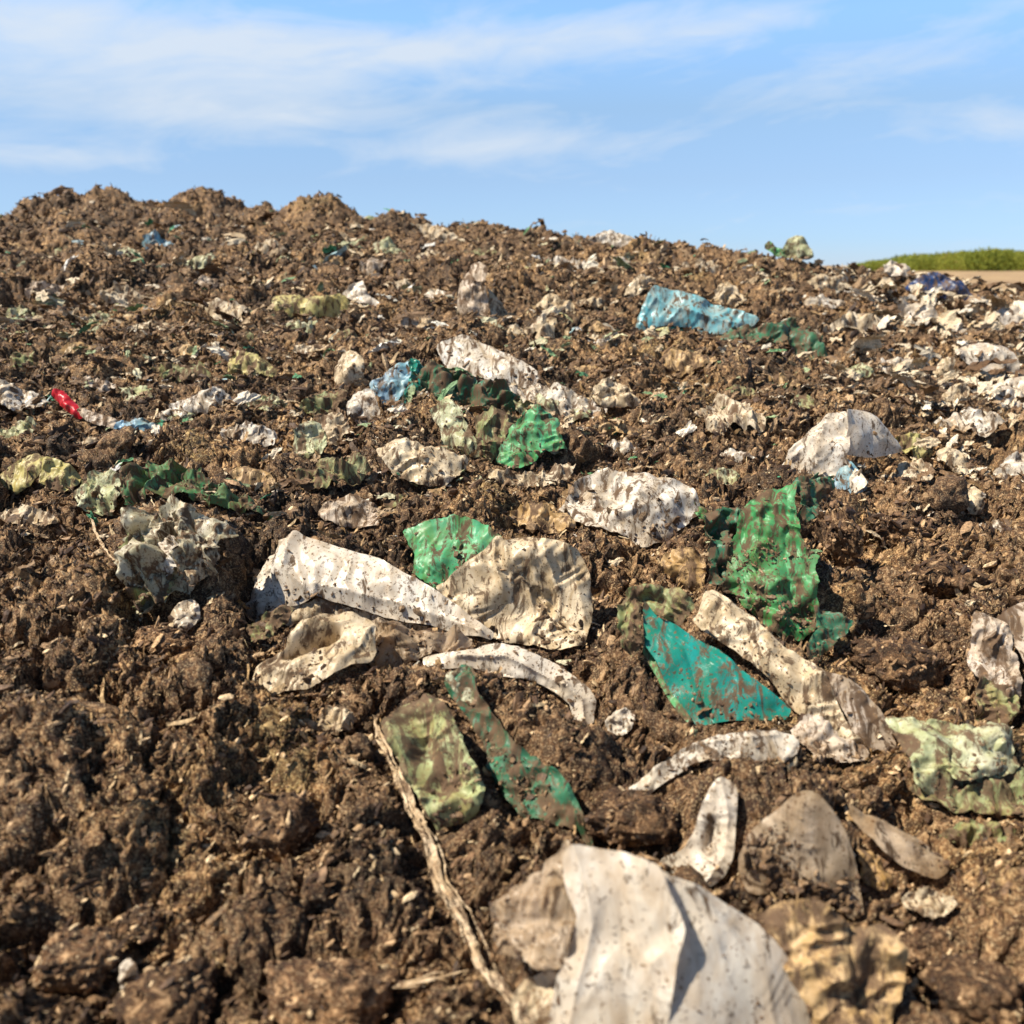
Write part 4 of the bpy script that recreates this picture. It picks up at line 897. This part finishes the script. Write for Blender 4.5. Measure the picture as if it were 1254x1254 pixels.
# (px, py, half width px, height px, stretch in depth)
LUMPS = [(62, 270, 48, 24, 1), (128, 268, 38, 20, 1), (182, 264, 18, 8, 1), (250, 266, 50, 28, 1), (322, 266, 20, 8, 1), (392, 274, 48, 30, 1), (492, 278, 24, 12, 1), (560, 276, 12, 8, 1),
         (590, 276, 16, 10, 1), (650, 282, 14, 8, 1), (780, 298, 24, 14, 1), (885, 306, 20, 9, 1), (840, 301, 12, 7, 1), (1040, 334, 14, 8, 1),
         (1030, 700, 26, 36, 2.0), (1090, 668, 34, 26, 1.2), (1150, 690, 44, 22, 1.2), (1180, 640, 40, 20, 1.2), (1120, 620, 40, 18, 1.2), (1160, 740, 50, 18, 1.2),
         (760, 870, 40, 26, 1.3), (740, 560, 50, 18, 1.2), (520, 620, 34, 16, 1.2), (340, 1040, 44, 22, 1.4), (250, 960, 50, 22, 1.6), (130, 1080, 60, 20, 1.6), (90, 350, 80, 16, 1.0),
         (80, 840, 60, 18, 1.5), (1200, 1100, 60, 22, 1.4), (60, 960, 60, 18, 1.5), (400, 1120, 44, 20, 1.4)]
_LW = [(on_ground(a, b), w, h, st) for a, b, w, h, st in LUMPS]

def depth_map():
    """how far the sheets are along each line of sight, so that loose lumps are raked off in front of them"""
    n = 418; Z = np.full((n, n), np.inf)
    for P, tilt, S in SHEETS:
        d = (P - CAM) @ FWD; i = np.rint((627 + F * P[:, 0] / d) / 3).astype(int); j = np.rint((627 - F * ((P - CAM) @ UPV) / d) / 3).astype(int)
        ok = (i >= 1) & (i < n - 1) & (j >= 1) & (j < n - 1)
        for a in (-1, 0, 1): np.minimum.at(Z, (j[ok], i[ok] + a), d[ok])
    below = np.full_like(Z, np.inf); below[:-4] = Z[4:]
    return np.where(np.isfinite(below), Z, np.inf)
ZDEP = depth_map()
def rake(x, y, z):
    for k in range(5):
        d = y * FWD[1] + (z - CAMH) * FWD[2]
        i = np.rint((627 + F * x / d) / 3); j = np.rint((627 - F * (y * UPV[1] + (z - CAMH) * UPV[2]) / d) / 3)
        ok = (i >= 0) & (i < 418) & (j >= 0) & (j < 418)
        q = ZDEP[np.where(ok, j, 0).astype(int), np.where(ok, i, 0).astype(int)]
        z = z - np.where(ok & (d < q - .003) & np.isfinite(q), .010, 0)
    return z

def ground(x, y):
    """the finished surface: displaced x, y, z"""
    z = base_z(x, y)
    for P, w, h, st in _LW:
        s = float((P - CAM) @ FWD) / F
        q = ((x - P[0]) / (w * s * .95))**2 + ((y - P[1]) / (w * s * .95 * st))**2
        z = z + h * s * .85 * np.exp(-q**1.6) * (1 + .5 * perlin(x / .13, y / .13, 81))
    cov = bilin(COVER, x, y, DU, DV)
    z = z + bilin(DELTA, x, y, DU, DV)
    amp = 1 - .55 * cov
    wx = .035 * fbm(x / .10, y / .10, 31, 3) + .012 * perlin(x / .022, y / .022, 33); wy = .035 * fbm(x / .10, y / .10, 35, 3) + .012 * perlin(x / .022, y / .022, 37)
    X, Y = x + wx, y + wy
    def lumps(size, seed):
        f1, f2, rv = worley(X / size, Y / size, seed)
        return np.sqrt(np.clip(1 - (f1 / .85)**2, 0, 1)) * (.35 + .65 * rv), f2 - f1, rv
    big, _, rb = lumps(.19, 41)
    med, e2, rm = lumps(.085, 42)
    sml, e3, rs = lumps(.036, 43)
    tin, e4, rt = lumps(.015, 44)
    patch = np.clip(.5 + 1.1 * perlin(x / .3, y / .3, 47), 0, 1)
    # stringy, flaky grain running up to the right
    ga, gb = (X * .82 + Y * .57), (-X * .57 + Y * .82)
    grain = ridged(ga / .055, gb / .020, 51, 3, .6)
    grain2 = ridged(ga / .020, gb / .009, 55, 2, .6)
    grain3 = ridged(ga / .009, gb / .0045, 58, 2, .6)
    far = np.clip((y - 1.6) / 3, 0, 1)
    h = (.066 + .012 * far) * (big - .35) + (.043 + .004 * far) * (med - .35) * (.5 + patch) + (.017 + .002 * far) * (sml - .3) * (.6 + .8 * patch) \
        + .0065 * tin + (.021 + .002 * far) * grain * (1.35 - patch) + .0085 * grain2 + .0022 * grain3 + .009 * fbm(X / .012, Y / .012, 57, 3, .65) + .018 * far * fbm(X / .05, Y / .06, 73, 3)
    h = h + .035 * fbm(x / .26, y / .22, 59, 3) - .03 * np.clip(ridged(x / .15, y / .13, 60, 2) - .35, 0, 1)
    h = h * amp
    z = z + h
    dx = (.016 * fbm(x / .05, y / .05, 61, 3) + .006 * perlin(x / .014, y / .014, 65)) * amp + .25 * np.clip(h, -.03, .05)
    dy = (.016 * fbm(x / .05, y / .05, 67, 3) + .006 * perlin(x / .014, y / .014, 69)) * amp - .45 * np.clip(h, -.03, .05)
    x, y = x + dx, y + dy
    i, j = cells(x, y, FU, FV)
    i = np.clip(i, 0, ZMIN.shape[1] - 1); j = np.clip(j, 0, ZMIN.shape[0] - 1)
    return x, y, z, z - rake(x, y, np.minimum(z, ZMIN[j, i] - .005))

def build_ground():
    ud = np.arange(-.62, .6201, .00155); k = np.linspace(0, 1, 70)[1:]
    outer = .62 + (UMAX - .62) * (k * .45 + .55 * k**2)
    U = np.concatenate([-outer[::-1], ud, outer])
    v = np.concatenate([np.arange(math.log(Y0 + C0), math.log(8.6 + C0), .0023), np.linspace(math.log(8.6 + C0), math.log(15), 60)[1:]])
    Yv = np.exp(v) - C0
    Ug, Yg = np.meshgrid(U, Yv); Xg = Ug * (Yg + C0)
    V = np.empty((Ug.size, 4), np.float32)
    xs, ys = Xg.ravel(), Yg.ravel(); CH = 260000
    for a in range(0, len(xs), CH):
        V[a:a + CH] = np.stack(ground(xs[a:a + CH], ys[a:a + CH]), 1)
    nr, nc = Ug.shape
    # soil is lowered where film lies on it or would be hidden; ease that hollow out into the soil around
    D = V[:, 3].reshape(nr, nc); E = D.copy()
    for r in (1, 2, 3):
        for ax in (0, 1): E = np.maximum(E, np.maximum(np.roll(E, r, ax), np.roll(E, -r, ax)))
    for r in (9, 9, 7):
        for ax in (0, 1):
            c = np.cumsum(np.pad(E, [(r + 1, r) if k == ax else (0, 0) for k in (0, 1)], mode='edge'), axis=ax, dtype=np.float64)
            E = (np.take(c, np.arange(2 * r + 1, c.shape[ax]), ax) - np.take(c, np.arange(0, c.shape[ax] - 2 * r - 1), ax)) / (2 * r + 1)
    V = V[:, :3].copy(); V[:, 2] -= np.maximum(D, E * .85).ravel()
    i = (np.arange(nr - 1)[:, None] * nc + np.arange(nc - 1)[None]).ravel()
    Fc = np.stack([i, i + 1, i + nc + 1, i + nc], 1)
    link('ground', mesh_from('ground', V, Fc, SOIL, True), kind='structure')
    return V.reshape(nr, nc, 3), U, Yv
GV, GU, GY = build_ground()

# ------------------------------------------------------------------ crumbs, fibres and shreds
def pick_points(n, rng, ymin=.5, ymax=7.6, pw=1.0, umax=.66):
    """random points of the ground, about evenly spread over the picture"""
    nr = np.searchsorted(GY, ymax); n0 = np.searchsorted(GY, ymin)
    r = (n0 + (nr - n0) * rng.random(n)**pw).astype(int)
    u = rng.uniform(-umax, umax, n); c = np.searchsorted(GU, u)
    P = GV[r, c].astype(np.float64)
    dep = (P - CAM) @ FWD
    return P, dep

rng = np.random.default_rng(5)
P, dep = pick_points(150000, rng)
keep = perlin(P[:, 0] / .12, P[:, 1] / .12, 71) + rng.normal(size=len(P)) * .35 > -.12
P, dep = P[keep], dep[keep]
cp = np.concatenate([v[rng.integers(0, len(v), 420)] for v, _ in CLODS]); P = np.concatenate([P, cp]); dep = np.concatenate([dep, (cp - CAM) @ FWD])
s = dep / F * rng.gamma(1.9, 1.1, len(P)).clip(.6, 8)
s = np.minimum(s, .010 + .004 * rng.random(len(s)))
S = np.stack([s * rng.uniform(1.0, 2.3, len(s)), s, s * rng.uniform(.4, .9, len(s))], 1)
link('soil_crumbs', scatter_mesh('soil_crumbs', P + np.array([0, 0, .15]) * s[:, None], S, CRUMB_T, CRUMB, rng, False, .8, np.clip(rng.beta(1.4, 1.9, len(P)) + .16 * np.clip(1.6 - dep, 0, 1), 0, 1), .6), kind='stuff', label='loose dark brown crumbs of soil all over the mound')  # crumb colours lightened towards the camera, in place of sunlit highlights

def broken(sub, seed):
    V, Fc = ico(sub); rg = np.random.default_rng(seed)
    for k in range(8):
        n = rg.normal(size=3); n /= np.linalg.norm(n); e = V @ n - rg.uniform(.5, .85)
        V = V - np.clip(e, 0, None)[:, None] * n * .85
    return np.array([v * (1 + .22 * mnoise.noise(Vector(v) * 1.7 + Vector((seed, 0, 2))) + .15 * mnoise.fractal(Vector(v) * 3 + Vector((0, seed, 0)), .8, 2.1, 4)) for v in V]), Fc
LT = [broken(4, 40 + q) for q in range(7)]
LR = np.random.default_rng(77)
P, dep = pick_points(2600, LR, .5, 4.5, 1.15)
px = 627 + F * P[:, 0] / dep; py = 627 - F * ((P - CAM) @ UPV) / dep
w_ = .10 + .9 * (px < 520) * (py > 640) + .8 * (px > 980) * (py > 560) + .35 * (py > 900)
cv_ = bilin(COVER, P[:, 0], P[:, 1], DU, DV)
keep = (LR.random(len(P)) < w_ * .42) & (cv_ < .25) & (perlin(P[:, 0] / .2, P[:, 1] / .2, 83) > -.15)
P, dep = P[keep], dep[keep]; s = dep / F * LR.gamma(2.2, 5.2, len(P)).clip(6, 32)
link('soil_lumps', scatter_mesh('soil_lumps', P - np.array([0, 0, .15]) * s[:, None], np.stack([s * LR.uniform(.9, 1.6, len(s)), s, s * LR.uniform(.6, .95, len(s))], 1), LT, SOIL, LR, True, .7, None, .5), kind='stuff', label='broken brown lumps of soil lying loose on the mound')

def strip_t(seed, n=5, curl=.6, wid=.22):
    r = np.random.default_rng(seed); V = []
    for i in range(n):
        t = i / (n - 1) - .5; w = wid * (1 - 1.2 * t * t) * r.uniform(.6, 1.2)
        z = curl * (t * t - .08) + r.normal() * .05; y = r.normal() * .06
        V += [[t * 2, y - w, z + r.normal() * .05], [t * 2, y + w, z + r.normal() * .07]]
    Fc = [[2 * i, 2 * i + 1, 2 * i + 3, 2 * i + 2] for i in range(n - 1)]
    return np.array(V), np.array(Fc)
FT = [strip_t(s, 5, random.uniform(-.5, .9), random.uniform(.07, .34)) for s in range(16)]
P, dep = pick_points(48000, rng, .5, 7.2)
s = dep / F * rng.gamma(2.2, 2.2, len(P)).clip(1.5, 18); s = np.minimum(s, .024)
link('plant_fibres', scatter_mesh('plant_fibres', P + np.array([0, 0, .25]) * s[:, None], np.repeat(s[:, None], 3, 1), FT, FIBRE, rng, False, 1.0, rng.beta(1.7, 1.5, len(P)), .6), kind='stuff', label='dry straw fibres and flakes mixed into the soil')

def shred_t(seed, n=7):
    r = np.random.default_rng(seed)
    X, Y = np.meshgrid(np.linspace(-1, 1, n), np.linspace(-1, 1, n)); x, y = X.ravel(), Y.ravel()
    an = np.arctan2(y, x); rad = np.hypot(x, y) + 1e-6; sq = np.maximum(abs(x), abs(y))
    k = sq / rad * (.65 + .5 * perlin(np.cos(an) * 1.6 + 5, np.sin(an) * 1.6 + 5, seed + 500))
    x, y = x * k, y * k * r.uniform(.45, .9)
    z = .5 * ridged(x * 1.2, y * 1.5, seed + 600, 2) + .35 * (1 - x * x - y * y)
    V = np.stack([x, y, z], 1); i = (np.arange(n - 1)[:, None] * n + np.arange(n - 1)[None]).ravel()
    return V, np.stack([i, i + 1, i + n + 1, i + n], 1)
ST = [shred_t(s) for s in range(18)]
P, dep = pick_points(60000, rng, .9, 7.2, .8)
px = 627 + F * P[:, 0] / dep; py = 627 - F * ((P - CAM) @ UPV) / dep
dens = .16 + 1.1 * np.exp(-((py - 420) / 130)**2) + 2.6 * np.exp(-((px - 1200) / 130)**2) * (py < 640) + 1.5 * np.exp(-((px - 520) / 210)**2 - ((py - 540) / 80)**2) + .5 * np.exp(-((px - 200) / 200)**2 - ((py - 420) / 90)**2)
keep = (rng.random(len(P)) < dens * .42) & (perlin(P[:, 0] / .3, P[:, 1] / .3, 77) + rng.normal(size=len(P)) * .3 > -.1)
P, dep, px, py = P[keep], dep[keep], px[keep], py[keep]
s = dep / F * rng.gamma(1.4, 2.5, len(P)).clip(1.4, 18) * np.where(px > 1060, 1.4, 1)
rv = rng.random(len(P))**1.55; rv = np.where((px > 1000) & (rv > .3), .35 + .37 * rv, rv)
link('plastic_shreds', scatter_mesh('plastic_shreds', P + np.array([0, -.3, .5]) * (s * np.where(dep > 5.2, .1, 1))[:, None], np.stack([s * rng.uniform(1, 1.9, len(s)), s, s * .8], 1), ST, SHRED, rng, False, .5, rv, .35), kind='stuff', label='small torn shreds of pale and green plastic mixed into the soil')

# ------------------------------------------------------------------ far field and thicket
FZ = -1.75
def field():
    m = bpy.data.materials.new('dry_field'); t = nt(m)
    tc = N(t, 'ShaderNodeTexCoord').outputs['Object']
    n1 = N(t, 'ShaderNodeTexNoise', i_Scale=.12, i_Detail=8.0, i_Roughness=.65); L(t, tc, n1.inputs['Vector'])
    c = ramp(t, n1.outputs[0], [(.35, (.20, .125, .06)), (.55, (.33, .215, .10)), (.7, (.40, .29, .13))])
    p = N(t, 'ShaderNodeBsdfPrincipled', i_Roughness=.95); L(t, c.outputs[0], p.inputs['Base Color'])
    L(t, p.outputs[0], N(t, 'ShaderNodeOutputMaterial').inputs[0])
    n = 60; xs = np.concatenate([-np.geomspace(900, 2, n), np.geomspace(2, 900, n)]); ys = np.concatenate([np.linspace(-60, 20, 20), np.geomspace(21, 3000, 90)])
    X, Y = np.meshgrid(xs, ys); x, y = X.ravel(), Y.ravel()
    z = FZ + .12 * perlin(x / 9, y / 9, 91)
    i = (np.arange(len(ys) - 1)[:, None] * len(xs) + np.arange(len(xs) - 1)[None]).ravel()
    link('field', mesh_from('field', np.stack([x, y, z], 1), np.stack([i, i + 1, i + len(xs) + 1, i + len(xs)], 1), m, True), kind='structure')
field()

def thicket():
    """far off green scrub behind the field, one mass of leaf clumps on short stems"""
    m = bpy.data.materials.new('scrub_leaf'); t = nt(m)
    at = N(t, 'ShaderNodeAttribute', attribute_name='rnd')
    c = ramp(t, at.outputs['Fac'], [(0, (.13, .17, .018)), (.5, (.25, .28, .03)), (.85, (.36, .35, .045)), (1, (.40, .32, .08))])
    p = N(t, 'ShaderNodeBsdfPrincipled', i_Roughness=.7); tr = N(t, 'ShaderNodeBsdfTranslucent')
    L(t, c.outputs[0], p.inputs['Base Color']); L(t, c.outputs[0], tr.inputs[0])
    ms = N(t, 'ShaderNodeMixShader'); ms.inputs[0].default_value = .35
    L(t, p.outputs[0], ms.inputs[1]); L(t, tr.outputs[0], ms.inputs[2]); L(t, ms.outputs[0], N(t, 'ShaderNodeOutputMaterial').inputs[0])
    rg = np.random.default_rng(3); P, S, Rv = [], [], []
    for k in range(420):
        d = rg.uniform(390, 520); px = rg.uniform(1050, 1700)
        x = (px - 627) / F * d * .97
        if 1050 < px < 1120: hgt = rg.uniform(3, 7) * (.35 + .65 * (px - 1050) / 70)
        else: hgt = rg.uniform(6.8, 8.8) * (1.0 if px > 1160 else .82)
        w = rg.uniform(5, 10); n = 200
        a = rg.uniform(0, 6.28, n); q = np.sqrt(rg.random(n)); zz = rg.random(n)
        prof = np.sqrt(np.clip(1 - ((zz - .35) / .68)**2, 0, 1))
        P.append(np.stack([x + w * q * prof * np.cos(a), d + w * q * prof * np.sin(a), FZ + hgt * zz], 1))
        S.append(rg.uniform(.4, 1.0, n)); Rv.append(np.clip(rg.normal(rg.uniform(.25, .75), .16, n), 0, 1))
    P = np.concatenate(P); S = np.concatenate(S)
    link('shrub_thicket', scatter_mesh('shrub_thicket', P, np.repeat(S[:, None], 3, 1), ST[:6], m, rg, False, None, np.concatenate(Rv)), kind='stuff', label='far green scrub growing along the edge of the dry field')
thicket()

# ------------------------------------------------------------------ sky, sun, camera
w = bpy.data.worlds.new('World'); scene.world = w; w.use_nodes = True
t = w.node_tree; t.nodes.clear()
sky = N(t, 'ShaderNodeTexSky', sky_type='NISHITA', sun_disc=False, sun_elevation=SUN_EL, sun_rotation=SUN_AZ % (2 * math.pi), air_density=1.0, dust_density=0.0, ozone_density=4.0, altitude=300)
tc = N(t, 'ShaderNodeTexCoord'); sep = N(t, 'ShaderNodeSeparateXYZ'); L(t, tc.outputs['Generated'], sep.inputs[0])
def MA(op, a, b=None, c=None):
    n = N(t, 'ShaderNodeMath', operation=op)
    for i, v in enumerate((a, b, c)):
        if v is None: continue
        if hasattr(v, 'is_linked'): L(t, v, n.inputs[i])
        else: n.inputs[i].default_value = v
    return n.outputs[0]
az = MA('ARCTAN2', sep.outputs[0], sep.outputs[1]); el = MA('ARCSINE', sep.outputs[2])
el2 = MA('SUBTRACT', el, MA('MULTIPLY', az, .10))
cv = N(t, 'ShaderNodeCombineXYZ'); L(t, az, cv.inputs[0]); L(t, el2, cv.inputs[1])
def cn(sx, sy, det, dist, seed):
    mp = N(t, 'ShaderNodeMapping'); mp.inputs['Scale'].default_value = (sx, sy, 1); mp.inputs['Location'].default_value = (seed, seed * 1.7, 0)
    L(t, cv.outputs[0], mp.inputs[0])
    n = N(t, 'ShaderNodeTexNoise', i_Scale=1.0, i_Detail=det, i_Roughness=.58, i_Distortion=dist); L(t, mp.outputs[0], n.inputs['Vector']); return n.outputs[0]
n1, n2 = cn(5.5, 22, 8., 1.3, 3.1), cn(16, 60, 7., 1.0, 8.3)
cl = MA('ADD', MA('MULTIPLY', n1, .75), MA('MULTIPLY', n2, .25))
def blob(px, py, sx, sy, amp, tilt=0.0):
    """a bank of cirrus in the direction of a pixel: sx, sy in pixels"""
    d = ray(px, py).reshape(3); d = d / np.linalg.norm(d); a0, e0 = math.atan2(d[0], d[1]), math.asin(d[2])
    da = MA('SUBTRACT', az, a0); de = MA('SUBTRACT', MA('SUBTRACT', el, e0), MA('MULTIPLY', da, tilt))
    q = MA('ADD', MA('POWER', MA('DIVIDE', da, sx / F), 2.0), MA('POWER', MA('DIVIDE', de, sy / F), 2.0))
    return MA('MULTIPLY', MA('POWER', 2.71828, MA('MULTIPLY', q, -1.0)), amp)
tot = None
for b in [(200, 95, 340, 62, .33, .05), (60, 25, 260, 30, .30, 0), (650, 50, 250, 24, .37, .10), (880, 40, 110, 14, .22, .22), (610, 178, 140, 18, .32, .08), (1060, 80, 240, 40, .20, .15), (80, 192, 120, 9, .20, 0), (1230, 150, 130, 18, .20, .0), (330, 145, 220, 14, .18, 0)]:
    q = blob(*b); tot = q if tot is None else MA('ADD', tot, q)
cm = ramp(t, MA('ADD', cl, MA('SUBTRACT', tot, .0)), [(.56, g3(0)), (.76, g3(.42)), (1.0, g3(.85))]).outputs[0]
tint = N(t, 'ShaderNodeMix', data_type='RGBA', blend_type='MULTIPLY'); tint.inputs[0].default_value = 1.0
tr_ = ramp(t, el, [(.0, (.28, .375, .61)), (.025, (.30, .395, .61)), (.08, (.415, .445, .555)), (.145, (.555, .56, .585)), (.22, (.75, .81, .84)), (.30, (.80, .86, .88)), (.6, (.33, .33, .33))])
_s = N(t, 'ShaderNodeVectorMath', operation='SCALE'); _s.inputs['Scale'].default_value = 2.85; L(t, tr_.outputs[0], _s.inputs[0]); L(t, _s.outputs[0], tint.inputs[7]); L(t, sky.outputs[0], tint.inputs[6])
cmix = mix(t, cm, tint.outputs[2], (8.6, 9.5, 10.6, 1))
bg = N(t, 'ShaderNodeBackground', i_Strength=.05); L(t, cmix, bg.inputs[0])
L(t, bg.outputs[0], N(t, 'ShaderNodeOutputWorld').inputs[0])

sun = bpy.data.lights.new('sun', 'SUN'); sun.energy = 5.0; sun.angle = R(.5); sun.color = (1.0, .92, .79)
so = bpy.data.objects.new('sun', sun); COL.objects.link(so)
sd = Vector((math.sin(SUN_AZ) * math.cos(SUN_EL), math.cos(SUN_AZ) * math.cos(SUN_EL), math.sin(SUN_EL)))
so.rotation_euler = sd.to_track_quat('Z', 'Y').to_euler()

cam = bpy.data.cameras.new('camera'); co = bpy.data.objects.new('camera', cam); COL.objects.link(co)
co.location = CAM; co.rotation_euler = (math.pi / 2 - PITCH, 0, 0)
cam.sensor_width = 36; cam.lens = 36 * F / 1254; cam.clip_start = .05; cam.clip_end = 6000
cam.dof.use_dof = True; cam.dof.focus_distance = 1.65; cam.dof.aperture_fstop = 5.6
scene.camera = co
scene.render.resolution_x = scene.render.resolution_y = 1024
scene.view_settings.view_transform = 'Standard'; scene.view_settings.look = 'None'; scene.view_settings.exposure = 0.78; scene.view_settings.gamma = 1
scene.cycles.use_denoising = True
scene.cycles.max_bounces = 6; scene.cycles.transparent_max_bounces = 8
